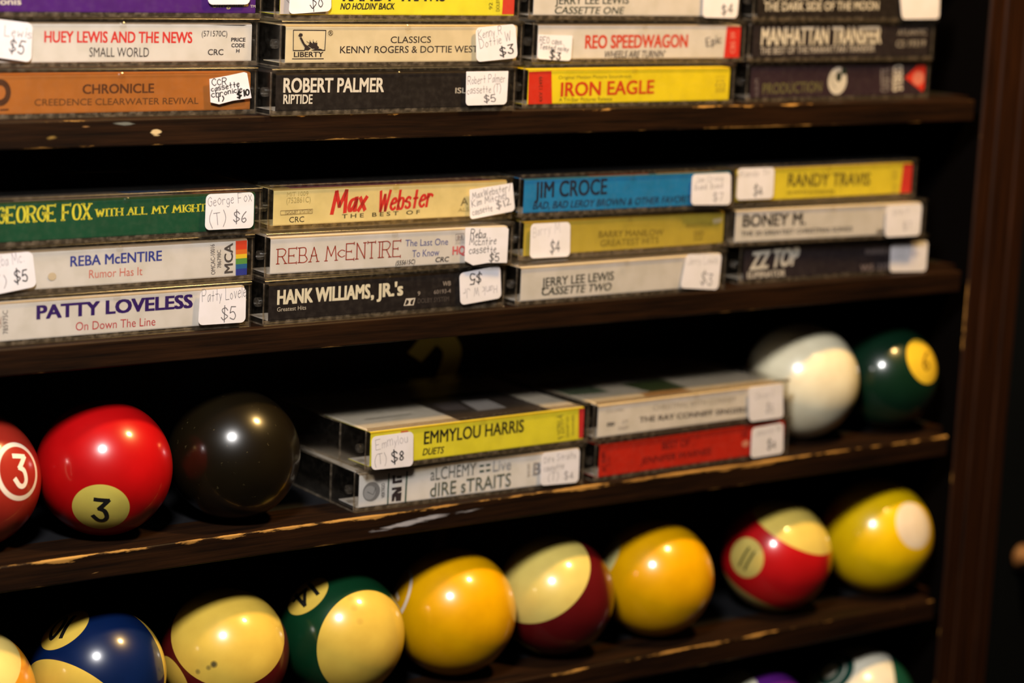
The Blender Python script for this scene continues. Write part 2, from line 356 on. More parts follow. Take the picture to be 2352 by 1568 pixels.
CASSETTES = [
  {'pose': [-109.485, 1.0, 111.0478, 0.0], 'card': (0.075, 0.012, 0.2), 'label': 'purple-spined cassette above the white one with red capitals, cropped by the photo top', 'group': 'cassettes on the top shelf', 'tint': None, 'items': [('t', 'onis', [-45.99, 4.04, -38.36, 4.1, 2.16], (0.72, 0.68, 0.6), 'sans', 0.02, 0.0), ('t', 'om games', [34.34, 3.58, 48.94, 4.2, 2.32], (0.6, 0.5, 0.2), 'sans', 0.02, 0.0), ('t', 'TM', [49.66, 3.68, 51.78, 3.7, 0.93], (0.72, 0.68, 0.6), 'sans', 0.0, 0.0)], 'stick': ([[31.62, 17.92], [48.68, 18.6], [48.75, 4.9], [31.81, 4.7]], [('5', 0.45, 0.1, 0.75, 0.28, 0.35, 0.1)], 0, 'round'), 'top': [], 'cover': None},
  {'pose': [-109.843, 2.3894, 94.0478, 0.0016], 'card': (0.69, 0.665, 0.65), 'label': 'white-spined cassette with red and thin black capitals, leftmost stack of the top shelf', 'group': 'cassettes on the top shelf', 'tint': None, 'items': [('t', 'HUEY LEWIS AND THE NEWS', [-28.88, 8.45, 27.78, 8.14, 3.74], (0.62, 0.035, 0.03), 'sans', 0.028, 0.0), ('t', 'SMALL WORLD', [-12.03, 3.49, 10.8, 3.33, 3.17], (0.03, 0.02, 0.02), 'sans', 0.0, 0.0), ('t', '(571570C)', [31.49, 10.43, 41.8, 10.42, 1.93], (0.03, 0.02, 0.02), 'sans', 0.0, 0.0), ('t', 'CRC', [34.09, 3.89, 40.35, 3.86, 2.02], (0.03, 0.02, 0.02), 'sans', 0.01, 0.0), ('t', 'PRICE', [43.39, 8.64, 49.25, 8.63, 1.3], (0.03, 0.02, 0.02), 'sans', 0.025, 0.0), ('t', 'CODE', [43.54, 6.61, 49.02, 6.59, 1.3], (0.03, 0.02, 0.02), 'sans', 0.025, 0.0), ('t', 'H', [45.55, 4.73, 46.87, 4.72, 1.22], (0.03, 0.02, 0.02), 'sans', 0.03, 0.0), ('p', (0.05, 0.04, 0.04), [[13.61, 14.92], [19.68, 14.86], [18.79, 14.5], [14.29, 14.61]]), ('p', (0.05, 0.04, 0.04), [[31.06, 14.85], [49.64, 14.73], [48.24, 14.24], [33.36, 14.53]])], 'stick': ([[-55.2, 17.29], [-33.79, 14.9], [-34.21, 1.84], [-55.76, 4.83]], [('Huey Lewis', 0.06, 0.55, 0.98, 0.62, 0.25, 0.16), ('$5', 0.62, 0.2, 0.85, 0.17, 0.3, 0.28)], 0, 'round'), 'top': [], 'cover': None},
  {'pose': [-111.8973, -0.9332, 77.0478, -0.0004], 'card': (0.4, 0.135, 0.025), 'label': 'burnt-orange cassette with dark brown lettering, lowest in the leftmost top-shelf stack', 'group': 'cassettes on the top shelf', 'tint': None, 'items': [('t', 'CHRONICLE', [-14.03, 8.23, 13.33, 8.24, 3.13], (0.09, 0.03, 0.01), 'sans', 0.025, 0.0), ('t', 'CREEDENCE CLEARWATER REVIVAL', [-31.75, 4.46, 30.9, 4.07, 2.21], (0.12, 0.045, 0.012), 'sans', 0.006, 0.0), ('c', (0.07, 0.025, 0.01), [-44.26, 9.04, 3.92, 4.51]), ('c', (0.42, 0.14, 0.03), [-44.26, 9.04, 1.98, 2.37]), ('p', (0.1, 0.03, 0.01), [[-44.22, 3.52], [-41.13, 3.62], [-41.12, 3.08], [-44.22, 2.99]])], 'stick': ([[34.38, 12.84], [49.4, 15.33], [51.64, 5.91], [35.06, 4.14]], [('CCR', 0.06, 0.72, 0.42, 0.66, 0.22, 0.3), ('cassette', 0.04, 0.48, 0.75, 0.5, 0.2, 0.3), ('chronicle', 0.04, 0.24, 0.8, 0.3, 0.2, 0.3), ('T)', 0.15, 0.04, 0.32, 0.06, 0.16, 0.3), ('$10', 0.66, 0.06, 0.96, 0.14, 0.2, 0.36)], 0, 'torn'), 'top': [], 'cover': None},
  {'pose': [1.8537, -3.0, 111.0478, 0.0], 'card': (0.78, 0.74, 0.04), 'label': 'yellow-spined cassette cut by the photo top, second stack of the top shelf', 'group': 'cassettes on the top shelf', 'tint': None, 'items': [('p', (0.55, 0.5, 0.5), [[-53.0, 15.96], [-32.0, 17.11], [-31.44, 1.85], [-52.54, 1.53]]), ('p', (0.6, 0.05, 0.03), [[46.48, 17.42], [52.62, 17.51], [52.09, 2.18], [46.21, 2.15]]), ('t', 'RANDY TRAVIS', [-25.55, 6.66, 19.92, 7.03, 5.66], (0.03, 0.02, 0.02), 'sans', 0.03, 0.0), ('t', "NO HOLDIN' BACK", [-26.45, 3.58, -3.02, 3.73, 2.22], (0.03, 0.02, 0.02), 'sans', 0.025, 0.2), ('t', '92 54', [41.66, 4.0, 41.32, 10.23, 1.66], (0.15, 0.12, 0.02), 'sans', 0.0, 0.0), ('t', 'DOLBY', [45.03, 3.35, 44.77, 8.04, 1.67], (0.2, 0.16, 0.02), 'sans', 0.0, 0.0), ('l', (0.2, 0.18, 0.18), 0.3, [[-51.81, 9.29], [-46.99, 4.72]]), ('l', (0.2, 0.18, 0.18), 0.3, [[-48.13, 9.33], [-46.29, 5.99]])], 'stick': ([[-48.18, 16.11], [-31.58, 16.77], [-31.06, 3.01], [-48.94, 1.77]], [('$8', 0.5, 0.12, 0.8, 0.13, 0.35, 0.28)], 0, 'round'), 'top': [], 'cover': None},
  {'pose': [2.1396, -6.2873, 94.0478, 0.0164], 'card': (0.72, 0.62, 0.42), 'label': 'cream-spined cassette with a framed statue emblem, second stack of the top shelf', 'group': 'cassettes on the top shelf', 'tint': None, 'items': [('t', 'CLASSICS', [-6.57, 8.62, 11.56, 8.69, 2.38], (0.03, 0.02, 0.02), 'sans', 0.006, 0.0), ('t', 'KENNY ROGERS & DOTTIE WEST', [-28.6, 5.06, 33.39, 5.01, 2.48], (0.03, 0.02, 0.02), 'sans', 0.006, 0.0), ('t', 'LIBERTY', [-48.25, 3.82, -35.73, 3.82, 1.77], (0.03, 0.02, 0.02), 'sans', 0.02, 0.0), ('p', (0.03, 0.02, 0.02), [[-48.98, 3.32], [-35.56, 3.27], [-35.55, 2.97], [-48.97, 3.03]]), ('l', (0.03, 0.02, 0.02), 0.3, [[-48.72, 13.39], [-35.02, 13.3]]), ('l', (0.03, 0.02, 0.02), 0.3, [[-35.02, 13.3], [-35.16, 6.16]]), ('l', (0.03, 0.02, 0.02), 0.3, [[-48.72, 13.39], [-48.57, 6.15]]), ('l', (0.03, 0.02, 0.02), 0.3, [[-48.57, 6.15], [-43.73, 6.12]]), ('l', (0.03, 0.02, 0.02), 0.3, [[-37.19, 6.22], [-35.16, 6.16]]), ('p', (0.03, 0.02, 0.02), [[-46.66, 11.49], [-46.04, 12.33], [-44.94, 12.12], [-44.81, 11.4], [-45.5, 10.98], [-46.3, 11.07]]), ('p', (0.03, 0.02, 0.02), [[-46.14, 10.73], [-45.29, 10.86], [-43.81, 8.53], [-41.24, 6.83], [-42.23, 6.2], [-43.99, 6.33], [-43.77, 7.26], [-45.08, 8.96]]), ('p', (0.03, 0.02, 0.02), [[-41.84, 9.37], [-40.55, 8.6], [-40.33, 9.58], [-39.55, 8.73], [-38.55, 8.94], [-38.51, 7.88], [-37.73, 7.24], [-38.22, 6.73], [-40.74, 6.83], [-41.77, 7.47], [-42.79, 7.89], [-41.9, 8.31]]), ('l', (0.03, 0.02, 0.02), 0.14, [[-43.09, 9.37], [-40.27, 7.67]]), ('l', (0.03, 0.02, 0.02), 0.14, [[-41.85, 9.79], [-40.27, 7.67]]), ('l', (0.03, 0.02, 0.02), 0.14, [[-40.35, 10.0], [-40.27, 7.67]]), ('l', (0.03, 0.02, 0.02), 0.14, [[-38.82, 9.57], [-40.27, 7.67]]), ('p', (0.03, 0.02, 0.02), [[-41.22, 6.19], [-38.48, 6.9], [-36.7, 6.6], [-36.17, 6.17]]), ('t', '®', [-34.09, 11.47, -32.01, 11.47, 1.78], (0.03, 0.02, 0.02), 'sans', 0.0, 0.0)], 'stick': ([[31.07, 14.37], [49.75, 15.81], [51.52, 2.9], [32.03, 1.48]], [('Kenny R', 0.06, 0.66, 0.64, 0.74, 0.24, 0.16), ('Dottie W', 0.1, 0.38, 0.86, 0.52, 0.24, 0.16), ('$3', 0.58, 0.1, 0.9, 0.16, 0.22, 0.3)], 0, 'round'), 'top': [], 'cover': None},
  {'pose': [-2.0004, -8.0722, 77.0478, 0.0032], 'card': (0.012, 0.009, 0.009), 'label': 'black-spined cassette with tall narrow white capitals, lowest in the second top-shelf stack', 'group': 'cassettes on the top shelf', 'tint': None, 'items': [('t', 'ROBERT PALMER', [-48.83, 8.35, -5.77, 7.95, 5.02], (0.72, 0.68, 0.6), 'sans', 0.03, 0.0), ('t', 'RIPTIDE', [-48.7, 4.28, -36.43, 4.12, 3.26], (0.72, 0.68, 0.6), 'sans', 0.025, 0.0), ('t', 'ISLC 90', [26.32, 6.96, 40.05, 6.85, 2.04], (0.5, 0.46, 0.4), 'sans', 0.015, 0.0)], 'stick': ([[30.13, 15.17], [49.73, 15.21], [49.6, 2.52], [30.51, 2.4]], [('Robert Palmer', 0.04, 0.62, 0.93, 0.68, 0.22, 0.16), ('cassette (T)', 0.03, 0.34, 0.84, 0.38, 0.2, 0.16), ('$5', 0.45, 0.08, 0.72, 0.12, 0.2, 0.2)], 0, 'square'), 'top': [], 'cover': None},
  {'pose': [117.2327, 0.5, 111.0478, 0.004], 'card': (0.69, 0.665, 0.65), 'label': 'white-spined cassette with slanted black capitals, uppermost in the third top-shelf stack', 'group': 'cassettes on the top shelf', 'tint': None, 'items': [('t', 'JERRY LEE LEWIS', [-41.43, 5.91, -4.61, 6.39, 2.9], (0.03, 0.045, 0.03), 'sans', 0.015, 0.0), ('t', 'CASSETTE ONE', [-41.76, 2.31, -7.17, 2.39, 2.65], (0.03, 0.045, 0.03), 'sans', 0.015, 0.25)], 'stick': ([[33.15, 15.01], [52.68, 15.25], [52.17, 1.0], [33.35, 1.24]], [('Jerry Lewis', 0.1, 0.75, 0.9, 0.75, 0.15, 0.12), ('$4', 0.55, 0.12, 0.85, 0.14, 0.26, 0.3)], 0, 'round'), 'top': [], 'cover': None},
  {'pose': [120.9916, 1.0699, 94.0478, -0.0102], 'card': (0.69, 0.665, 0.65), 'label': 'white-spined cassette with red capitals and a red right end, middle of the third top-shelf stack', 'group': 'cassettes on the top shelf', 'tint': None, 'items': [('t', 'REO SPEEDWAGON', [-28.65, 5.74, 23.85, 6.1, 5.05], (0.6, 0.06, 0.025), 'sans', 0.035, 0.0), ('t', "WHEELS ARE TURNIN'", [-19.1, 1.99, 11.93, 2.11, 2.67], (0.03, 0.02, 0.02), 'sans', 0.015, 0.2), ('p', (0.65, 0.03, 0.02), [[44.18, 15.09], [52.48, 15.2], [51.72, 1.74], [43.48, 1.46]]), ('t', 'CBS 39', [49.33, 3.58, 48.92, 12.24, 2.41], (0.75, 0.25, 0.2), 'sans', 0.02, 0.0), ('t', 'Epic', [34.03, 6.35, 41.52, 7.92, 3.39], (0.08, 0.07, 0.07), 'hand', 0.35, 0.0)], 'stick': ([[-52.65, 11.25], [-36.02, 10.84], [-36.11, 0.97], [-52.63, 1.83]], [('REO cass.', 0.04, 0.68, 0.72, 0.62, 0.22, 0.22), ('Tested noisy', 0.05, 0.42, 0.9, 0.36, 0.2, 0.24), ('$3', 0.36, 0.06, 0.66, 0.04, 0.26, 0.34)], 0, 'square'), 'top': [], 'cover': None},
  {'pose': [113.4761, -3.2721, 77.0478, 0.0059], 'card': (0.82, 0.68, 0.015), 'label': 'yellow-spined cassette with a red left end, lowest in the third top-shelf stack', 'group': 'cassettes on the top shelf', 'tint': None, 'items': [('p', (0.62, 0.03, 0.012), [[-52.2, 14.25], [-40.77, 14.49], [-39.7, 1.33], [-51.44, 1.32]]), ('t', '4XV 12499', [-44.5, 2.49, -45.09, 12.38, 1.63], (0.08, 0.02, 0.01), 'sans', 0.01, 0.0), ('t', 'Original Motion Picture Soundtrack', [-37.2, 11.31, -0.44, 11.47, 1.29], (0.25, 0.2, 0.02), 'sans', 0.0, 0.0), ('t', 'IRON EAGLE', [-35.8, 4.59, 11.66, 5.06, 5.28], (0.58, 0.05, 0.01), 'sans', 0.025, 0.0), ('t', 'A Tri-Star Pictures Release', [-36.49, 2.57, -9.78, 2.56, 1.43], (0.22, 0.17, 0.02), 'sans', 0.0, 0.0), ('t', '---', [43.94, 10.98, 49.07, 11.06, 1.0], (0.35, 0.28, 0.04), 'sans', 0.0, 0.0), ('t', 'TT', [44.1, 8.94, 49.24, 9.02, 1.0], (0.35, 0.28, 0.04), 'sans', 0.0, 0.0), ('t', 'III', [44.21, 7.58, 49.35, 7.65, 1.0], (0.35, 0.28, 0.04), 'sans', 0.0, 0.0), ('t', '===', [44.32, 6.22, 49.47, 6.28, 1.0], (0.35, 0.28, 0.04), 'sans', 0.0, 0.0), ('t', 'OO', [44.41, 5.08, 49.56, 5.14, 1.0], (0.35, 0.28, 0.04), 'sans', 0.0, 0.0)], 'stick': None, 'top': [], 'cover': None},
  {'pose': [231.7509, -1.0, 111.0478, 0.0], 'card': (0.014, 0.01, 0.01), 'label': 'black-spined cassette topmost of the rightmost stack on the top shelf', 'group': 'cassettes on the top shelf', 'tint': None, 'items': [('t', 'THE DARK SIDE OF THE MOON', [-48.3, 4.09, 17.77, 4.96, 3.57], (0.72, 0.68, 0.6), 'sans', 0.02, 0.0), ('t', 'PINK FLOYD', [-48.69, 8.61, -13.93, 9.22, 4.2], (0.72, 0.68, 0.6), 'sans', 0.02, 0.0)], 'stick': ([[27.51, 17.0], [53.02, 17.32], [54.01, 1.31], [31.15, 1.0]], [('Pink', 0.1, 0.6, 0.7, 0.6, 0.2, 0.1)], 0, 'round'), 'top': [], 'cover': None},
  {'pose': [231.4209, 0.1554, 94.0478, 0.0014], 'card': (0.02, 0.014, 0.018), 'label': 'black-spined cassette with bold white capitals, middle of the rightmost top-shelf stack', 'group': 'cassettes on the top shelf', 'tint': None, 'items': [('t', 'MANHATTAN TRANSFER', [-47.4, 6.96, 22.3, 7.55, 7.09], (0.72, 0.68, 0.6), 'sans', 0.035, 0.0), ('t', 'THE BEST OF THE MANHATTAN TRANSFER', [-47.56, 3.09, 18.8, 4.04, 2.81], (0.5, 0.47, 0.45), 'sans', 0.02, 0.0), ('t', 'ATLANTIC', [32.05, 11.02, 49.81, 11.19, 2.38], (0.33, 0.3, 0.28), 'sans', 0.02, 0.0), ('t', 'CS 19319', [31.58, 5.87, 49.56, 6.15, 2.77], (0.36, 0.33, 0.3), 'sans', 0.02, 0.0)], 'stick': None, 'top': [], 'cover': None},
  {'pose': [233.4902, 2.6796, 77.0478, 0.0097], 'card': (0.035, 0.018, 0.03), 'label': 'dark purple-black cassette with a white disc and red diamond, rightmost top-shelf stack', 'group': 'cassettes on the top shelf', 'tint': None, 'items': [('t', 'PRODUCTION', [-44.8, 3.32, -10.77, 3.84, 4.29], (0.16, 0.15, 0.06), 'sans', 0.01, 0.0), ('t', 'ALBUM', [-47.03, 2.28, -47.68, 9.78, 2.03], (0.2, 0.17, 0.2), 'sans', 0.0, 0.0), ('c', (0.72, 0.7, 0.66), [-1.71, 8.32, 5.52, 5.92]), ('c', (0.02, 0.03, 0.02), [-1.12, 10.06, 1.68, 2.2]), ('l', (0.03, 0.04, 0.03), 0.35, [[-4.63, 10.92], [-5.1, 7.92], [-2.54, 5.14]]), ('c', (0.02, 0.04, 0.03), [1.7, 12.5, 1.53, 1.65]), ('t', 'CASSETTE', [30.25, 3.57, 29.19, 13.63, 5.14], (0.28, 0.25, 0.26), 'sans', 0.03, 0.0), ('t', 'STEREO', [38.18, 3.74, 36.98, 14.96, 5.58], (0.75, 0.7, 0.64), 'sans', 0.05, 0.0), ('p', (0.75, 0.04, 0.02), [[39.2, 9.17], [46.6, 14.89], [49.75, 15.59], [52.48, 14.27], [53.58, 8.78], [53.01, 4.37], [50.74, 2.93]]), ('c', (0.8, 0.25, 0.18), [47.66, 8.85, 3.64, 3.1])], 'stick': None, 'top': [], 'cover': None},
  {'pose': [-109.6942, -2.4828, 34.0, -0.0017], 'card': (0.008, 0.075, 0.035), 'label': 'green-spined cassette with yellow serif capitals, uppermost in the leftmost second-shelf stack', 'group': 'cassettes on the second shelf', 'tint': None, 'items': [('t', 'GEORGE FOX', [-48.07, 8.36, -13.5, 8.37, 5.18], (0.72, 0.66, 0.05), 'serif', 0.9, 0.0), ('t', 'WITH ALL MY MIGHT', [-11.2, 9.01, 31.56, 9.15, 2.5], (0.72, 0.66, 0.05), 'serif', 0.8, 0.0)], 'stick': ([[30.97, 15.3], [50.57, 15.32], [50.64, 2.36], [30.79, 2.47]], [('George Fox', 0.05, 0.66, 0.95, 0.76, 0.26, 0.14), ('(T)', 0.1, 0.12, 0.42, 0.16, 0.3, 0.16), ('$6', 0.58, 0.2, 0.84, 0.18, 0.28, 0.2)], 0, 'round'), 'top': [((0.25, 0.2, 0.16), [(-40, 4), (20, 4), (10, 16), (-10, 22), (-44, 20)]), ((0.03, 0.1, 0.28), [(6, 10), (26, 8), (22, 17), (4, 18)]), ((0.28, 0.1, 0.04), [(28, 4), (50, 4), (50, 22), (30, 16)]), ((0.06, 0.05, 0.04), [(-51, 8), (-46, 6), (-44, 30), (-51, 30)])], 'cover': (0.05, 0.04, 0.035)},
  {'pose': [-111.678, -1.25, 17.0, -0.0012], 'card': (0.7, 0.67, 0.655), 'label': 'white-spined cassette with blue capitals and a rainbow strip, middle of the leftmost second-shelf stack', 'group': 'cassettes on the second shelf', 'tint': None, 'items': [('t', 'REBA McENTIRE', [-18.2, 8.88, 17.22, 9.06, 3.52], (0.035, 0.05, 0.3), 'sans', 0.022, 0.0), ('t', 'Rumor Has It', [-11.02, 4.35, 9.6, 4.31, 2.9], (0.6, 0.17, 0.13), 'sans', 0.0, 0.0), ('t', 'OMCAC-10016', [38.86, 2.87, 38.27, 13.82, 1.69], (0.12, 0.1, 0.1), 'sans', 0.0, 0.0), ('t', '786798C', [41.18, 5.13, 40.88, 11.63, 1.5], (0.12, 0.1, 0.1), 'sans', 0.0, 0.0), ('t', 'MCA', [46.01, 3.01, 45.71, 13.88, 3.4], (0.08, 0.07, 0.07), 'sans', 0.02, 0.0), ('p', (0.68, 0.06, 0.02), [[46.89, 14.49], [51.55, 14.59], [51.65, 11.35], [46.98, 11.26]]), ('p', (0.7, 0.16, 0.02), [[46.98, 11.26], [51.65, 11.35], [51.7, 9.67], [47.02, 9.59]]), ('p', (0.78, 0.55, 0.03), [[47.02, 9.59], [51.7, 9.67], [51.74, 8.1], [47.07, 8.02]]), ('p', (0.1, 0.3, 0.06), [[47.07, 8.02], [51.74, 8.1], [51.8, 6.03], [47.12, 5.96]]), ('p', (0.02, 0.12, 0.32), [[47.12, 5.96], [51.8, 6.03], [51.85, 4.35], [47.17, 4.28]]), ('p', (0.025, 0.04, 0.3), [[47.17, 4.28], [51.85, 4.35], [51.92, 1.94], [47.24, 1.88]]), ('c', (0.6, 0.5, 0.36), [-25.05, 5.82, 1.6, 1.38])], 'stick': ([[-54.21, 14.6], [-33.04, 15.14], [-31.34, 2.97], [-53.05, -0.9]], [('Reba Mc.', 0.28, 0.66, 0.84, 0.74, 0.28, 0.1), ('(T)', 0.2, 0.14, 0.5, 0.16, 0.26, 0.14), ('$5', 0.64, 0.2, 0.86, 0.22, 0.28, 0.34)], 0, 'round'), 'top': [], 'cover': None},
  {'pose': [-113.0177, -2.2809, 0.0, -0.0014], 'card': (0.7, 0.67, 0.655), 'label': 'white-spined cassette with large dark purple capitals, lowest in the leftmost second-shelf stack', 'group': 'cassettes on the second shelf', 'tint': None, 'items': [('t', 'PATTY LOVELESS', [-29.85, 8.51, 30.72, 8.6, 4.62], (0.03, 0.008, 0.13), 'sans', 0.04, 0.0), ('t', 'On Down The Line', [-15.06, 3.44, 15.87, 3.11, 2.96], (0.48, 0.05, 0.06), 'sans', 0.0, 0.0), ('t', '785975C', [-40.3, 4.22, -40.47, 12.41, 1.79], (0.12, 0.1, 0.1), 'sans', 0.0, 0.0), ('t', 'CRC', [-42.66, 6.5, -42.68, 10.19, 1.45], (0.3, 0.15, 0.12), 'sans', 0.0, 0.0)], 'stick': ([[32.91, 14.77], [51.67, 14.94], [51.79, 1.91], [32.29, 2.18]], [('Patty Lovele', 0.06, 0.66, 1.0, 0.72, 0.3, 0.18), ('$5', 0.48, 0.12, 0.78, 0.1, 0.32, 0.2)], 0, 'round'), 'top': [], 'cover': None},
  {'pose': [4.4252, 1.044, 34.0, -0.0206], 'card': (0.74, 0.68, 0.5), 'label': 'yellowed cream cassette with red brush-script title, above two others on the second shelf', 'group': 'cassettes on the second shelf', 'tint': (0.97, 0.93, 0.8), 'items': [('t', 'Max', [-26.9, 5.39, -12.67, 6.25, 7.82], (0.6, 0.03, 0.04), 'hand', 0.95, 0.2), ('t', 'Webster', [-6.79, 5.44, 16.98, 6.53, 7.05], (0.6, 0.03, 0.04), 'hand', 0.95, 0.2), ('t', 'T H E   B E S T   O F', [-22.54, 3.21, 11.93, 3.52, 1.49], (0.09, 0.08, 0.06), 'sans', 0.015, 0.0), ('t', 'CRC', [-45.02, 2.63, -38.75, 2.64, 2.04], (0.03, 0.02, 0.02), 'sans', 0.0, 0.0), ('t', '(752861C)', [-46.4, 9.84, -36.21, 9.91, 2.03], (0.45, 0.4, 0.24), 'sans', 0.0, 0.0), ('t', 'MIT 1009', [-46.29, 12.37, -37.27, 12.44, 1.52], (0.5, 0.44, 0.26), 'sans', 0.0, 0.0), ('l', (0.2, 0.16, 0.12), 0.14, [[-48.81, 7.13], [-35.28, 7.26]]), ('l', (0.2, 0.16, 0.12), 0.14, [[-35.28, 7.26], [-35.35, 5.73]]), ('l', (0.2, 0.16, 0.12), 0.14, [[-35.35, 5.73], [-48.77, 5.61]]), ('l', (0.2, 0.16, 0.12), 0.14, [[-48.77, 5.61], [-48.81, 7.13]]), ('l', (0.2, 0.16, 0.12), 0.14, [[-46.77, 7.16], [-46.72, 5.63]]), ('t', 'DOLBY SYSTEM', [-46.28, 5.9, -35.75, 6.03, 1.35], (0.25, 0.2, 0.16), 'sans', 0.0, 0.0), ('t', 'A', [30.46, 6.01, 33.85, 6.17, 2.96], (0.2, 0.17, 0.12), 'sans', 0.0, 0.0), ('t', 'ALS', [29.38, 3.69, 34.33, 3.78, 1.36], (0.4, 0.36, 0.24), 'sans', 0.0, 0.0)], 'stick': ([[33.48, 12.16], [53.51, 14.08], [55.29, 3.13], [34.29, 0.59]], [('MaxWebster/', 0.06, 0.68, 0.95, 0.76, 0.22, 0.18), ('Kim Mitchel', 0.05, 0.4, 0.82, 0.5, 0.22, 0.2), ('cassette', 0.06, 0.12, 0.5, 0.16, 0.2, 0.2), ('$12', 0.6, 0.16, 0.92, 0.26, 0.24, 0.18)], 0, 'square'), 'top': [((0.16, 0.02, 0.1), [(-44, 2), (46, 2), (46, 40), (-40, 40)]), ((0.02, 0.015, 0.03), [(-10, 14), (20, 12), (30, 26), (0, 32)]), ((0.35, 0.14, 0.12), [(8, 2.5), (36, 2.5), (40, 9), (14, 10)]), ((0.12, 0.1, 0.22), [(-4, 10), (18, 9), (14, 14), (-2, 16)])], 'cover': (0.3, 0.22, 0.1)},
  {'pose': [1.0069, -4.4276, 17.0, -0.0409], 'card': (0.7, 0.67, 0.655), 'label': 'white-spined cassette with thin rust-red serif capitals, above the black-spined one', 'group': 'cassettes on the second shelf', 'tint': None, 'items': [('t', 'REBA M', [-48.7, 5.35, -24.19, 5.5, 5.41], (0.33, 0.04, 0.02), 'serif', 0.3, 0.0), ('t', 'c', [-23.32, 6.6, -20.59, 6.64, 4.35], (0.33, 0.04, 0.02), 'serif', 0.3, 0.0), ('t', 'ENTIRE', [-20.02, 5.52, 3.56, 5.65, 5.97], (0.33, 0.04, 0.02), 'serif', 0.3, 0.0), ('t', 'The Last One', [5.55, 9.34, 24.64, 9.11, 2.5], (0.1, 0.11, 0.33), 'sans', 0.0, 0.0), ('t', 'To Know', [8.78, 5.05, 20.84, 5.11, 2.69], (0.1, 0.11, 0.33), 'sans', 0.0, 0.0), ('t', 'CRC', [19.1, 2.67, 25.16, 2.66, 1.83], (0.03, 0.02, 0.02), 'sans', 0.015, 0.15), ('t', '(555615C)', [1.49, 2.32, 10.04, 2.53, 1.69], (0.03, 0.02, 0.02), 'sans', 0.008, 0.2), ('t', 'HQ', [26.76, 5.18, 32.59, 5.2, 3.13], (0.65, 0.12, 0.13), 'sans', 0.03, 0.0), ('l', (0.35, 0.3, 0.3), 0.2, [[27.9, 13.08], [31.64, 13.16]]), ('l', (0.35, 0.3, 0.3), 0.2, [[31.64, 13.16], [31.68, 10.86]]), ('l', (0.35, 0.3, 0.3), 0.2, [[31.68, 10.86], [28.08, 10.78]]), ('l', (0.35, 0.3, 0.3), 0.2, [[28.08, 10.78], [27.9, 13.08]]), ('p', (0.35, 0.3, 0.3), [[28.62, 12.58], [29.45, 12.54], [29.9, 11.88], [29.51, 11.19], [28.68, 11.16]]), ('p', (0.35, 0.3, 0.3), [[30.97, 12.6], [30.14, 12.63], [30.03, 11.93], [30.2, 11.27], [31.04, 11.3]]), ('t', 'DOLBY HX', [27.94, 9.37, 31.89, 9.37, 1.12], (0.5, 0.45, 0.45), 'sans', 0.0, 0.0)], 'stick': ([[31.41, 15.6], [51.3, 15.07], [51.21, 1.05], [31.67, 1.96]], [('Reba', 0.12, 0.74, 0.46, 0.7, 0.2, 0.3), ('McEntire', 0.1, 0.5, 0.72, 0.52, 0.2, 0.26), ('cassette', 0.1, 0.26, 0.72, 0.3, 0.2, 0.26), ('$5', 0.58, 0.04, 0.8, 0.06, 0.2, 0.26)], 0, 'torn'), 'top': [], 'cover': None},
  {'pose': [0.0, -3.9928, 0.0, -0.0022], 'card': (0.012, 0.009, 0.01), 'label': 'black-spined cassette with heavy cream capitals, lowest in its second-shelf stack', 'group': 'cassettes on the second shelf', 'tint': None, 'items': [('t', 'HANK WILLIAMS', [-48.32, 7.66, -7.92, 7.49, 5.1], (0.75, 0.7, 0.55), 'sans', 0.045, 0.0), ('t', ", JR.'s", [-7.65, 7.47, 6.83, 7.71, 4.95], (0.75, 0.7, 0.55), 'sans', 0.04, 0.0), ('t', 'Greatest Hits', [-48.23, 4.99, -35.87, 4.95, 1.53], (0.55, 0.5, 0.42), 'sans', 0.0, 0.0), ('t', 'WB', [24.94, 10.0, 28.71, 10.01, 1.72], (0.35, 0.3, 0.26), 'sans', 0.015, 0.0), ('t', '60193-4', [20.98, 7.11, 28.78, 7.15, 1.54], (0.3, 0.26, 0.24), 'sans', 0.0, 0.0), ('t', '9', [13.47, 7.0, 14.66, 6.98, 1.59], (0.35, 0.3, 0.26), 'sans', 0.01, 0.0), ('p', (0.7, 0.66, 0.6), [[7.23, 3.46], [8.21, 6.22], [12.53, 6.17], [11.82, 3.39]]), ('p', (0.015, 0.01, 0.01), [[7.77, 3.78], [8.65, 5.84], [9.65, 5.18], [9.41, 4.26], [8.74, 3.77]]), ('p', (0.015, 0.01, 0.01), [[11.25, 3.67], [11.99, 5.86], [10.62, 5.36], [10.24, 4.44], [10.55, 3.77]]), ('t', 'DOLBY SYSTEM', [13.61, 4.04, 28.08, 3.98, 1.77], (0.09, 0.075, 0.07), 'sans', 0.0, 0.0)], 'stick': ([[31.6, 14.68], [50.78, 16.74], [52.07, 3.85], [32.73, 2.24]], [('Hank W Jr', 0.1, 0.58, 0.92, 0.52, 0.24, 0.1), ('$5', 0.46, 0.12, 0.74, 0.1, 0.26, 0.34)], 1, 'round'), 'top': [], 'cover': None},
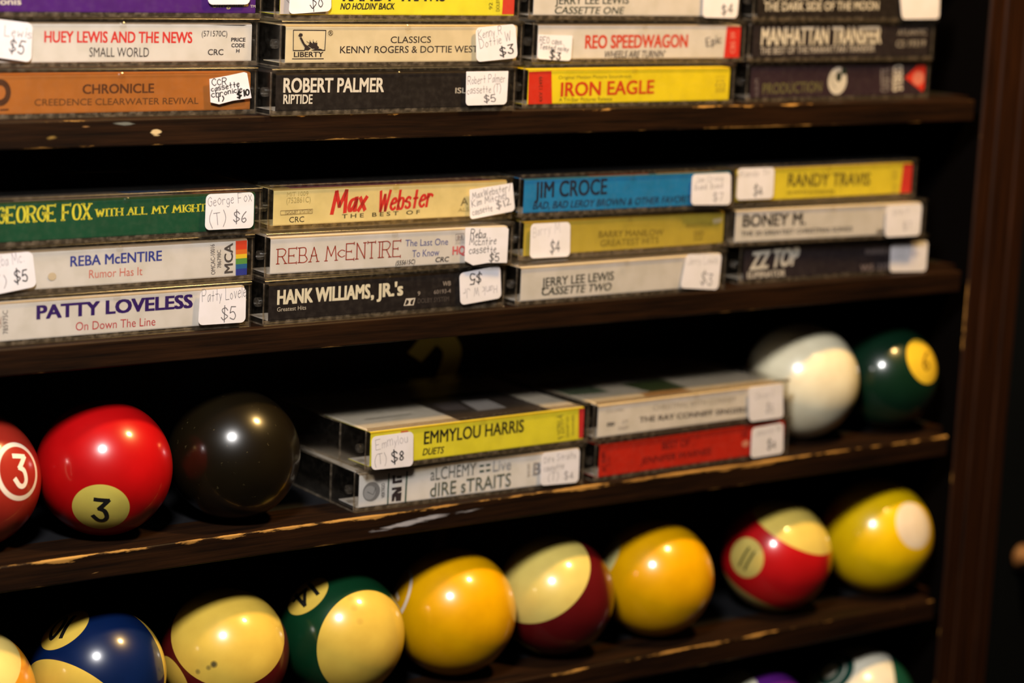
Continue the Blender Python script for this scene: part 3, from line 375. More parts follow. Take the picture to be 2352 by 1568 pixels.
  {'pose': [116.8902, -1.4381, 34.0, -0.0371], 'card': (0.013, 0.215, 0.52), 'label': 'bright blue cassette with dark capitals, uppermost in its second-shelf stack', 'group': 'cassettes on the second shelf', 'tint': None, 'items': [('t', 'JIM CROCE', [-46.79, 7.45, -11.48, 7.88, 6.16], (0.01, 0.02, 0.05), 'sans', 0.025, 0.0), ('t', 'BAD, BAD LEROY BROWN & OTHER FAVORITES', [-47.41, 3.07, 35.11, 3.07, 2.78], (0.01, 0.03, 0.08), 'sans', 0.018, 0.22)], 'stick': ([[30.44, 14.69], [50.86, 14.85], [51.77, 1.44], [30.76, 2.08]], [('Jim Croce', 0.1, 0.72, 0.8, 0.76, 0.18, 0.1), ('bad bad', 0.08, 0.48, 0.78, 0.54, 0.18, 0.1), ('$7', 0.55, 0.12, 0.8, 0.14, 0.22, 0.12)], 0, 'round'), 'top': [((0.2, 0.05, 0.02), [(-20, 2), (10, 2), (16, 12), (-14, 14)]), ((0.22, 0.14, 0.05), [(14, 2), (46, 2), (40, 14), (20, 12)]), ((0.05, 0.04, 0.06), [(-48, 4), (-24, 3), (-24, 20), (-46, 20)])], 'cover': (0.05, 0.03, 0.025)},
  {'pose': [117.6254, -0.0754, 17.0, -0.0028], 'card': (0.48, 0.38, 0.05), 'label': 'olive-yellow cassette with faint olive lettering, under the bright blue one', 'group': 'cassettes on the second shelf', 'tint': None, 'items': [('t', 'BARRY MANILOW', [-14.51, 7.25, 19.35, 6.53, 2.55], (0.2, 0.15, 0.02), 'sans', 0.015, 0.0), ('t', 'GREATEST HITS', [-13.48, 3.47, 16.99, 3.36, 2.62], (0.22, 0.17, 0.025), 'sans', 0.01, 0.0), ('t', '8063-7114', [31.26, 9.0, 44.93, 9.13, 1.72], (0.26, 0.2, 0.03), 'sans', 0.0, 0.0), ('t', 'DD', [35.91, 5.4, 41.05, 5.47, 1.92], (0.24, 0.18, 0.03), 'sans', 0.02, 0.0), ('t', 'DOLBY', [35.81, 3.49, 41.2, 3.54, 1.28], (0.26, 0.2, 0.03), 'sans', 0.0, 0.0), ('p', (0.6, 0.5, 0.3), [[45.54, 11.99], [50.54, 12.41], [50.27, 10.49], [46.11, 10.04]])], 'stick': ([[-49.69, 14.56], [-30.22, 14.46], [-29.58, 0.63], [-49.49, 0.85]], [('Barry M', 0.06, 0.62, 0.74, 0.72, 0.28, 0.04), ('$4', 0.5, 0.14, 0.74, 0.16, 0.26, 0.3)], 0, 'round'), 'top': [], 'cover': None},
  {'pose': [113.3337, -4.9569, 0.0, 0.0024], 'card': (0.69, 0.665, 0.65), 'label': 'white-spined cassette with two lines of black capitals, under the olive-yellow one', 'group': 'cassettes on the second shelf', 'tint': None, 'items': [('t', 'JERRY LEE LEWIS', [-41.51, 6.91, -5.16, 7.51, 3.43], (0.025, 0.03, 0.02), 'sans', 0.018, 0.0), ('t', 'CASSETTE TWO', [-41.68, 3.44, -6.45, 3.35, 3.06], (0.025, 0.03, 0.02), 'sans', 0.018, 0.2)], 'stick': ([[31.58, 16.1], [50.78, 15.26], [49.9, 0.14], [29.19, 2.27]], [('Jerry Lewis', 0.08, 0.7, 0.9, 0.74, 0.2, 0.08), ('$3', 0.5, 0.14, 0.8, 0.14, 0.28, 0.22)], 0, 'round'), 'top': [], 'cover': None},
  {'pose': [226.7613, 0.1, 34.0, -0.0024], 'card': (0.78, 0.66, 0.04), 'label': 'yellow-spined cassette with a red right end, uppermost in the rightmost second-shelf stack', 'group': 'cassettes on the second shelf', 'tint': None, 'items': [('t', 'RANDY TRAVIS', [-22.37, 7.09, 26.37, 5.9, 5.43], (0.16, 0.13, 0.02), 'sans', 0.025, 0.0), ('t', 'ALWAYS & FOREVER', [-22.51, 3.76, 5.6, 3.07, 1.51], (0.2, 0.16, 0.02), 'sans', 0.012, 0.0), ('p', (0.65, 0.04, 0.03), [[46.03, 14.6], [53.61, 14.71], [52.19, 1.35], [45.08, 1.28]]), ('t', '92 56', [42.67, 1.72, 42.04, 12.23, 2.36], (0.4, 0.32, 0.04), 'sans', 0.0, 0.0)], 'stick': ([[-52.14, 15.97], [-31.6, 15.76], [-31.38, 2.46], [-52.05, 2.63]], [('Randy Tr', 0.08, 0.72, 0.88, 0.76, 0.18, 0.08), ('$4', 0.46, 0.12, 0.7, 0.14, 0.26, 0.3)], 0, 'round'), 'top': [((0.35, 0.28, 0.28), [(-48, 2), (40, 2), (44, 22), (-46, 22)]), ((0.06, 0.05, 0.07), [(-20, 6), (10, 5), (14, 18), (-18, 20)]), ((0.3, 0.24, 0.1), [(30, 4), (48, 3), (48, 16), (34, 14)])], 'cover': (0.1, 0.085, 0.085)},
  {'pose': [226.8553, -4.1488, 17.0, -0.0593], 'card': (0.69, 0.665, 0.65), 'label': 'white-spined cassette with bold black name, middle of the rightmost second-shelf stack', 'group': 'cassettes on the second shelf', 'tint': None, 'items': [('t', 'BONEY M.', [-48.1, 8.19, -13.89, 7.86, 5.06], (0.03, 0.025, 0.025), 'sans', 0.03, 0.0), ('t', 'THE 20 GREATEST CHRISTMAS SONGS', [-48.6, 4.33, 12.69, 4.11, 1.88], (0.05, 0.045, 0.045), 'sans', 0.02, 0.0), ('p', (0.15, 0.13, 0.12), [[26.38, 2.42], [27.49, 4.6], [28.5, 3.22], [29.68, 4.72], [31.49, 2.42]])], 'stick': ([[30.15, 14.78], [50.86, 14.96], [50.88, 0.82], [30.64, 0.77]], [('Boney M', 0.2, 0.68, 0.64, 0.72, 0.18, 0.06), ('$7', 0.5, 0.2, 0.75, 0.22, 0.22, 0.08)], 0, 'round'), 'top': [], 'cover': None},
  {'pose': [235.1964, -0.2161, 0.0, -0.0267], 'card': (0.025, 0.018, 0.025), 'label': 'dark grey-black cassette with white slanted name, lowest in the rightmost second-shelf stack', 'group': 'cassettes on the second shelf', 'tint': None, 'items': [('t', 'ZZ TOP', [-48.56, 6.13, -21.81, 7.1, 7.23], (0.72, 0.7, 0.66), 'sans', 0.05, 0.2), ('t', 'ELIMINATOR', [-49.69, 2.52, -28.33, 2.4, 2.63], (0.6, 0.57, 0.54), 'sans', 0.04, 0.0), ('t', 'WARNER B', [17.06, 9.27, 32.14, 9.21, 2.59], (0.22, 0.18, 0.19), 'sans', 0.02, 0.0), ('t', 'W5 237', [15.04, 2.12, 32.87, 2.05, 2.73], (0.25, 0.2, 0.21), 'sans', 0.03, 0.0)], 'stick': ([[31.3, 13.95], [53.81, 14.06], [53.95, -0.52], [31.69, 1.09]], [('ZZ Top', 0.15, 0.5, 0.8, 0.55, 0.22, 0.06)], 0, 'round'), 'top': [], 'cover': None},
  {'pose': [45.4097, -4.8113, -59.08, 0.0132], 'card': (0.86, 0.79, 0.04), 'label': 'yellow-spined cassette with black capitals lying on the white one beside the dark ball', 'group': 'cassettes lying among the balls on the third shelf', 'tint': None, 'items': [('t', 'EMMYLOU HARRIS', [-27.09, 7.81, 21.33, 7.89, 4.91], (0.02, 0.02, 0.008), 'sans', 0.022, 0.0), ('t', 'DUETS', [-27.54, 3.51, -17.68, 3.34, 2.6], (0.03, 0.03, 0.01), 'sans', 0.02, 0.2), ('p', (0.62, 0.03, 0.035), [[48.88, 14.86], [51.75, 14.93], [52.21, 2.33], [49.55, 2.32]]), ('t', '9 25791-4', [42.19, 3.25, 41.0, 13.1, 3.43], (0.3, 0.27, 0.03), 'sans', 0.0, 0.0), ('t', 'DOLBY HX', [44.6, 3.57, 43.9, 12.25, 1.44], (0.3, 0.27, 0.03), 'sans', 0.0, 0.0), ('t', 'WARNER', [47.3, 3.87, 46.74, 12.54, 1.44], (0.4, 0.36, 0.04), 'sans', 0.0, 0.0), ('p', (0.7, 0.1, 0.06), [[-38.06, 14.13], [-34.71, 14.12], [-34.69, 13.57], [-38.04, 13.58]])], 'stick': ([[-52.19, 13.64], [-33.11, 13.8], [-32.67, 0.03], [-51.9, 0.64]], [('Emmylou', 0.1, 0.6, 0.86, 0.72, 0.26, 0.08), ('(T)', 0.08, 0.12, 0.36, 0.16, 0.28, 0.12), ('$8', 0.48, 0.18, 0.76, 0.2, 0.28, 0.38)], 0, 'round'), 'top': [((0.04, 0.028, 0.022), [(-9, 1.5), (36, 1.5), (38, 44), (-6, 44)]), ((0.42, 0.4, 0.4), [(8, 14), (22, 14), (24, 30), (12, 32)]), ((0.1, 0.08, 0.08), [(-4, 20), (6, 18), (10, 34), (0, 40)]), ((0.3, 0.28, 0.24), [(-42, 20), (-20, 20), (-20, 21), (-42, 21)])], 'cover': (0.78, 0.72, 0.62)},
  {'pose': [43.7539, -2.7716, -76.08, -0.0316], 'card': (0.84, 0.82, 0.82), 'label': 'white-spined cassette with a grey disc and thin grey-green letters, under a yellow-spined one', 'group': 'cassettes lying among the balls on the third shelf', 'tint': None, 'items': [('c', (0.25, 0.24, 0.24), [-46.29, 7.49, 3.87, 3.85]), ('c', (0.42, 0.41, 0.41), [-47.08, 7.19, 2.62, 2.75]), ('l', (0.12, 0.12, 0.12), 0.3, [[-48.03, 7.56], [-45.49, 6.19], [-44.36, 8.81]]), ('t', 'VERTIGO', [-40.19, 4.52, -40.43, 10.32, 1.51], (0.14, 0.13, 0.13), 'sans', 0.02, 0.0), ('l', (0.03, 0.09, 0.06), 0.6, [[-38.64, 13.81], [-38.84, 7.95], [-38.75, 1.5]]), ('l', (0.03, 0.09, 0.06), 0.7, [[-30.48, 13.86], [-30.66, 7.92], [-30.75, 1.29]]), ('p', (0.03, 0.02, 0.025), [[-37.15, 8.05], [-32.75, 8.14], [-32.68, 6.47], [-34.36, 5.99], [-35.72, 4.04], [-35.85, 2.67], [-37.11, 2.65], [-37.03, 5.28], [-34.92, 7.26], [-37.11, 7.11]]), ('p', (0.03, 0.02, 0.025), [[-35.48, 5.67], [-32.65, 5.81], [-32.82, 2.51], [-35.22, 2.61]]), ('p', (0.03, 0.02, 0.025), [[-37.05, 12.99], [-35.92, 12.98], [-35.82, 10.66], [-32.69, 11.0], [-32.63, 9.78], [-37.03, 9.69]]), ('p', (0.03, 0.02, 0.025), [[-35.14, 12.52], [-32.88, 12.56], [-32.84, 11.57], [-35.1, 11.58]]), ('t', 'aLCHEMY', [-19.65, 9.15, 1.6, 9.36, 4.85], (0.16, 0.17, 0.16), 'sans', 0.0, 0.0), ('p', (0.04, 0.09, 0.07), [[3.12, 13.03], [5.23, 13.05], [5.26, 12.37], [3.16, 12.35]]), ('p', (0.04, 0.09, 0.07), [[6.15, 13.07], [8.26, 13.08], [8.3, 12.4], [6.19, 12.39]]), ('p', (0.04, 0.09, 0.07), [[3.23, 10.88], [5.34, 10.89], [5.38, 10.1], [3.27, 10.09]]), ('p', (0.04, 0.09, 0.07), [[6.26, 10.91], [8.38, 10.93], [8.41, 10.24], [6.3, 10.23]]), ('t', 'Live', [9.62, 9.9, 18.28, 9.92, 4.26], (0.35, 0.37, 0.42), 'sans', 0.0, 0.0), ('t', 'dIRE sTRAITS', [-19.6, 2.58, 18.52, 3.08, 5.31], (0.12, 0.14, 0.11), 'sans', 0.004, 0.0), ('t', '818 243', [27.65, 6.06, 27.36, 11.23, 1.23], (0.35, 0.33, 0.33), 'sans', 0.0, 0.0), ('t', 'B', [29.12, 6.48, 32.85, 6.5, 4.89], (0.3, 0.28, 0.28), 'sans', 0.02, 0.0)], 'stick': ([[32.08, 15.23], [50.94, 15.53], [51.13, 1.35], [32.17, 1.9]], [('Dire Straits', 0.08, 0.68, 0.9, 0.74, 0.18, 0.12), ('cassette', 0.08, 0.42, 0.6, 0.46, 0.18, 0.14), ('(T)', 0.2, 0.12, 0.46, 0.14, 0.2, 0.12), ('$4', 0.62, 0.12, 0.86, 0.14, 0.2, 0.12)], 0, 'round'), 'top': [], 'cover': None},
  {'pose': [155.8252, -3.6378, -59.08, 0.0227], 'card': (0.82, 0.77, 0.72), 'label': 'white-spined cassette with grey lettering on the red one, leaning near the cue ball', 'group': 'cassettes lying among the balls on the third shelf', 'tint': None, 'items': [('t', 'CHRISTMAS WITH CONNIFF', [-22.44, 10.17, 24.2, 9.72, 2.18], (0.42, 0.38, 0.34), 'sans', 0.012, 0.0), ('t', 'THE RAY CONNIFF SINGERS', [-29.62, 5.86, 30.95, 4.39, 2.23], (0.12, 0.1, 0.09), 'sans', 0.03, 0.0), ('t', 'COLUMBIA', [-47.6, 11.57, -38.08, 11.6, 1.18], (0.45, 0.41, 0.36), 'sans', 0.0, 0.0), ('t', 'DD', [-46.88, 6.01, -42.8, 5.97, 1.45], (0.06, 0.05, 0.05), 'sans', 0.05, 0.0), ('t', 'CT', [-38.73, 6.25, -35.65, 6.31, 1.35], (0.25, 0.22, 0.2), 'sans', 0.0, 0.0), ('t', 'DOLBY', [-40.62, 3.92, -35.13, 3.89, 1.3], (0.35, 0.31, 0.28), 'sans', 0.0, 0.0)], 'stick': ([[29.86, 15.35], [49.88, 15.42], [51.65, 0.19], [31.57, -0.04]], [('Christ C', 0.18, 0.62, 0.72, 0.66, 0.16, 0.06), ('$5', 0.48, 0.2, 0.7, 0.2, 0.22, 0.14)], 0, 'round'), 'top': [((0.22, 0.025, 0.02), [(-50, 34), (-26, 34), (-26, 46), (-50, 46)]), ((0.05, 0.08, 0.015), [(-14, 12), (6, 12), (8, 34), (-16, 30)]), ((0.1, 0.14, 0.08), [(-50, 22), (-30, 20), (-30, 34), (-50, 34)]), ((0.35, 0.2, 0.08), [(-22, 6), (4, 6), (2, 12), (-20, 13)])], 'cover': (0.72, 0.64, 0.52)},
  {'pose': [158.2, -3.1662, -76.08, 0.0178], 'card': (0.62, 0.022, 0.008), 'label': 'red-spined cassette with dark slanted lettering, under the white one beside the cue ball', 'group': 'cassettes lying among the balls on the third shelf', 'tint': None, 'items': [('t', 'BEST OF', [-18.18, 9.8, -2.6, 9.79, 3.03], (0.2, 0.01, 0.008), 'sans', 0.03, 0.0), ('t', 'JENNIFER WARNES', [-29.45, 4.76, 9.31, 4.91, 2.69], (0.2, 0.01, 0.008), 'sans', 0.025, 0.15), ('t', 'AC 8389', [-47.76, 3.94, -48.68, 12.37, 2.39], (0.22, 0.01, 0.008), 'sans', 0.02, 0.0), ('t', 'DD', [-45.88, 6.15, -46.18, 10.49, 1.37], (0.25, 0.012, 0.008), 'sans', 0.0, 0.0), ('c', (0.75, 0.3, 0.2), [29.29, 7.36, 2.1, 1.42]), ('t', 'AR', [26.45, 10.18, 30.89, 10.28, 2.83], (0.3, 0.012, 0.01), 'sans', 0.03, 0.0)], 'stick': ([[31.31, 14.17], [49.65, 14.86], [50.75, 1.11], [31.57, 0.88]], [('Jennifer W', 0.12, 0.7, 0.9, 0.74, 0.18, 0.08), ('$4', 0.5, 0.2, 0.76, 0.22, 0.24, 0.3)], 0, 'round'), 'top': [], 'cover': None},
]
BALLS = {'blue10': {'axis': [-0.7485, -0.3508, -0.5628],
            'axis2': [0.9457, 0.3249, -0.0049],
            'circ': [-0.5744, 0.0334, 0.8179],
            'loc': [-109.15, 15.55, -129.092],
            'r': 24.91,
            't': 0.484,
            't2': 0.462,
            'up': [-0.7277, -0.4784, -0.4915]},
 'cue': {'loc': [240.32, 22.47, -50.16], 'r': 25.92},
 'dark': {'loc': [-55.22, 13.67, -51.41], 'pit': [-0.5722, -0.6013, 0.5577], 'r': 24.67},
 'g14': {'axis': [0.005, -0.9988, 0.0497],
         'circ': [-0.6644, 0.0383, 0.7464],
         'loc': [-4.21, 15.01, -129.162],
         'r': 24.84,
         'streak': [[-0.2385, -0.5886, 0.7724], [-0.2394, -0.7201, 0.6513], [-0.2183, -0.8553, 0.4699]],
         't': 0.575,
         'up': [-0.193, -0.9736, -0.1219]},
 'green6': {'circ': [0.1438, -0.8801, 0.4524], 'loc': [290.58, 19.99, -51.8], 'r': 24.28, 'up': [0.3082, 0.4743, 0.8247]},
 'grn14': {'axis': [0.8271, -0.5619, 0.0139], 'circ': [-0.7154, 0.1072, 0.6904], 'loc': [282.18, 11.96, -205.43], 'r': 26.07, 't': 0.473, 'up': [0.5511, 0.694, 0.4633]},
 'mar15': {'axis': [-0.2707, -0.6338, 0.7246],
           'circ': [-0.9445, -0.0141, -0.3283],
           'loc': [-54.85, 17.63, -129.612],
           'r': 24.39,
           'spots': [[-0.6304, -0.7659, 0.1264], [-0.692, -0.7184, 0.0708], [-0.8081, -0.589, -0.0107]],
           't': 0.486,
           'up': [0.1039, 0.935, -0.3391]},
 'mar7': {'axis': [-0.6909, -0.1901, 0.6975],
          'circ': [-0.5234, 0.0541, -0.8504],
          'loc': [102.23, 16.74, -128.962],
          'r': 25.04,
          't': 0.507,
          'up': [-0.6359, 0.6395, 0.432]},
 'or2': {'circ': [-0.8274, 0.3821, 0.4117], 'loc': [156.68, 16.52, -128.872], 'r': 25.13, 'up': [0.5029, 0.8303, 0.2402]},
 'orange': {'circ': [-0.8822, 0.3288, 0.3369], 'loc': [49.64, 15.93, -128.282], 'r': 25.72, 'up': [0.4392, 0.8325, 0.3376]},
 'org13': {'axis': [-0.346, -0.3229, 0.8809], 'loc': [-160.83, 16.15, -129.022], 'r': 24.98, 't': 0.484},
 'pur12': {'axis': [-0.9542, 0.1749, 0.2426], 'loc': [217.2, 12.02, -204.79], 'r': 26.71, 't': 0.474},
 'r11': {'axis': [0.2015, -0.373, 0.9057], 'circ': [-0.9642, -0.223, 0.1436], 'loc': [229.1, 18.83, -129.022], 'r': 24.98, 't': 0.604, 'up': [0.2168, -0.3507, 0.9111]},
 'red3': {'circ': [-0.4517, -0.7924, -0.41], 'loc': [-107.47, 16.38, -51.5], 'r': 24.58, 'up': [-0.128, -0.3972, 0.9087]},
 'red3circ': {'circ': [0.3656, -0.8839, 0.2916], 'loc': [-156.41, 21.87, -51.75], 'r': 24.33, 'up': [0.0972, 0.3478, 0.9325]},
 'yel': {'circ': [0.0405, -0.9102, 0.4123], 'loc': [291.98, 19.45, -127.682], 'r': 26.32, 'up': [0.1988, 0.4117, 0.8894]}}


# ------------------------------------------------------------------ the rack
def build_rack():
    T = 9.5
    root = thing('ball_rack', 'dark stained wooden rack of shelves holding the cassettes and billiard balls', 'rack', W(0, 0, -330))
    def part(name, bm, mat, origin):
        o = obj(name, bm, mat, root); o.location = Vector(origin) * S - Vector((0, 0, -330 * S)); return o
    base, grain = (.002, .0007, .0003), (.022, .0078, .0022)
    tops = [154.0, SHELF[1], 0.0, SHELF[3], SHELF[4], SHELF[5], -308.5]
    wear = [(.12, .1), (.09, .2), (.0, .08), (.29, .1), (.16, .08), (.1, .1), (0, 0)]
    fl = {1: [(-100.7, -4.4, 2.4, 1.3, 0, (.55, .4, .2), 3), (-128, -2.2, 3, .7, 0, (.28, .14, .05), 2), (-112, -1.6, 4, .6, 0, (.12, .12, .1), 2), (-140, -5.5, 3, .8, .1, (.2, .12, .03), 1.5)],
          3: [(9, -5.2, 20, 1.0, .05, (.3, .29, .31), 1.5), (-122, -7.0, 5, .5, .12, (.3, .16, .05), 2)]}
    for i, zt in enumerate(tops):
        bm = bmesh.new()
        # outline seen from above: the front right corner is notched short of the side panel
        n = 60
        front = [(-330 + (311 + 330) * k / n) for k in range(n + 1)]
        top = [[], []]
        rng = random.Random(i)
        box(bm, -330, 307.5, 0, 93, -T, 0, .6)
        box(bm, 307.5, 319.3, 15, 93, -T, 0)
        m = wood('shelf_wood_%d' % i, base, grain, wear[i][0], wear[i][1], T, fl.get(i, ()))
        part('shelf', bm, m, (0, -6, zt))
    sidem = wood('side_wood', (.006, .0018, .0005), (.03, .009, .0022), axis='Z', wear_left=.03)
    for sx in (1, -1):
        bm = bmesh.new()
        if sx == 1:
            prof = [(0, 0.9), (0.9, 0), (8.0, 0), (8.8, .9), (10.4, .9), (11.2, 0), (22.5, 0), (23.3, .8), (24.6, .8), (25.4, 0), (33.2, 0), (34, .9), (34, 92), (0, 92)]
        else: prof = [(-34, .9), (-33, 0), (-1, 0), (0, .9), (0, 92), (-34, 92)]
        A = [bm.verts.new((x * S, y * S, -320 * S)) for x, y in prof]; B = [bm.verts.new((x * S, y * S, 170 * S)) for x, y in prof]
        n = len(prof)
        for k in range(n): bm.faces.new((A[k], A[(k + 1) % n], B[(k + 1) % n], B[k]))
        bm.faces.new(list(reversed(A))); bm.faces.new(B)
        bmesh.ops.recalc_face_normals(bm, faces=bm.faces)
        for f in bm.faces:   # inner faces are painted black
            if f.normal.x * sx < -.9 and f.calc_center_median().y > .01: f.material_index = 1
        part('side_panel', bm, [sidem, ink((.0018, .0012, .001), .9, spec=.02)], (319.35 if sx == 1 else -330.05, 0, 0))
    bm = bmesh.new(); box(bm, -330, 319.3, 87, 92, -320, 170)
    gold = ink((.6, .42, .07), .5)
    def numeral(txt, x, z, h, w, mi, sx=1.0):
        V, F, wd_ = pen_mesh(txt, w, 'pen')
        vs = [bm.verts.new(((x + a * h * sx) * S, 86.9 * S, (z + b * h) * S)) for a, b in V]
        for f in F:
            g = bm.faces.new([vs[q] for q in f]); g.material_index = mi
    numeral('2', 76.5, -64, 34, .22, 1, 1.3)
    numeral('1', 85, -146, 34, .2, 2)
    part('back_panel', bm, [wood('back_wood', (.004, .0014, .0008), (.014, .005, .002), axis='Z'), gold, ink((.06, .025, .012), .5)], (0, 0, 0))
build_rack()

# ------------------------------------------------------------------ cassettes
KW, KH, KD = 108.5, 16.94, 70.0
def case_meshes():
    hw = KW / 2
    lid = bmesh.new()
    # top plate with a rounded front lip
    rr = .8; prof = [(KD, KH), (KD, KH - 1.15), (.0, KH - 1.15)] + [(rr - rr * math.cos(a), KH - rr + rr * math.sin(a)) for a in (math.pi / 2 * k / 10 for k in range(11))]
    A = [lid.verts.new((-hw * S, a * S, b * S)) for a, b in prof]; B = [lid.verts.new((hw * S, a * S, b * S)) for a, b in prof]
    for k in range(len(prof)): lid.faces.new((A[k], A[(k + 1) % len(prof)], B[(k + 1) % len(prof)], B[k]))
    lid.faces.new(list(reversed(A))); lid.faces.new(B)
    bmesh.ops.recalc_face_normals(lid, faces=lid.faces)
    for f in lid.faces:
        if f.calc_center_median().y < .0008: f.material_index = 1
    box(lid, -hw, hw, 0, 1.0, 0.0, KH - 1.2, .3)                 # front plate
    for s in (-1, 1): box(lid, min(s * hw, s * (hw - 1.0)), max(s * hw, s * (hw - 1.0)), 1.05, 19, .2, KH - 1.2, .25)
    base = bmesh.new()
    box(base, -hw + 1.1, hw - 1.1, 1.1, KD - .4, 0.0, 1.1, .3)   # bottom plate
    for s in (-1, 1): box(base, min(s * (hw - .5), s * (hw - 1.5)), max(s * (hw - .5), s * (hw - 1.5)), 19.4, KD - .6, .0, KH - 1.4, .25)
    box(base, -hw + 1.6, hw - 1.6, KD - 1.5, KD - .5, 1.2, KH - 1.4, .2)
    # thicker, frosted-looking rims: tray lip, side rails and posts
    box(base, -hw + .4, hw - .4, 1.35, 2.0, .1, 1.75, .15, 1)
    for s in (-1, 1):
        a, b = sorted((s * (hw - .08), s * (hw - .55)))
        box(base, a, b, 19.0, KD - .2, 0.05, .75, .1, 1); box(base, a, b, 1.2, 18.6, 0.05, .6, .1, 1)
        box(base, a, b, 18.7, 19.35, .1, KH - 1.3, .1, 1); box(base, a, b, 1.1, 1.6, .7, KH - 1.3, .1, 1)
        box(base, a, b, 20, KD - .2, KH - 1.75, KH - 1.25, .1, 1)
    for x in (-21, 21): box(base, x - 1.6, x + 1.6, 30, 38, 1.1, 9.5, .3)   # hub lugs
    mk = bmesh.new()                                            # round mould mark under the top ledge
    seg = 16
    a = [mk.verts.new((1.5 * math.cos(2 * math.pi * i / seg) * S, -.06 * S, (KH - 2.6 + 1.2 * math.sin(2 * math.pi * i / seg)) * S)) for i in range(seg)]
    b = [mk.verts.new((1.0 * math.cos(2 * math.pi * i / seg) * S, -.32 * S, (KH - 2.6 + .8 * math.sin(2 * math.pi * i / seg)) * S)) for i in range(seg)]
    for i in range(seg): mk.faces.new((a[i], a[(i + 1) % seg], b[(i + 1) % seg], b[i]))
    mk.faces.new(b)
    me = []
    for nm, bm in (('case_lid', lid), ('case_base', base), ('mould_mark', mk)):
        m = bpy.data.meshes.new(nm); bm.to_mesh(m); bm.free(); m.materials.append(None); m.materials.append(None); me.append(m)
    for s in (-1, 1):
        pin = bmesh.new(); x = s * (hw + .45); cyl_x(pin, min(x, s * (hw - 1.4)), max(x, s * (hw - 1.4)), 5.5, 8.2, 1.7)
        m = bpy.data.meshes.new('hinge_pin'); pin.to_mesh(m); pin.free(); m.materials.append(None); m.materials.append(None); me.append(m)
    return me
CASE = case_meshes()
def sticker_mesh(quad, kind):
    (tl, tr, br, bl) = [Vector((q[0], max(q[1], .2))) for q in quad]
    def bil(u, v): return (bl * (1 - u) + br * u) * (1 - v) + (tl * (1 - u) + tr * u) * v
    w = ((tr - tl).length + (br - bl).length) / 2; h = ((tl - bl).length + (tr - br).length) / 2
    pts = []
    if kind == 'round': r = [1.9, 1.9, 1.9, 1.9]
    elif kind == 'square': r = [.3, .3, 1.7, 1.4]
    else: r = None
    if r is None: pts = [(0, 0.06), (.2, -.07), (.55, .0), (1, .0), (1, .94), (.93, 1.0), (.5, .99), (0, 1.0)]
    else:
        cs = [(1, 1, 0), (0, 1, 90), (0, 0, 180), (1, 0, 270)]
        for (cx, cy, a0), rr in zip(cs, (r[1], r[0], r[3], r[2])):
            for k in range(6):
                t = math.radians(a0 + k * 18)
                pts.append((cx + (rr / w) * (math.cos(t) - (1 if cx else -1)), cy + (rr / h) * (math.sin(t) - (1 if cy else -1))))
    return bil, [tuple(bil(u, v)) for u, v in pts], w, h
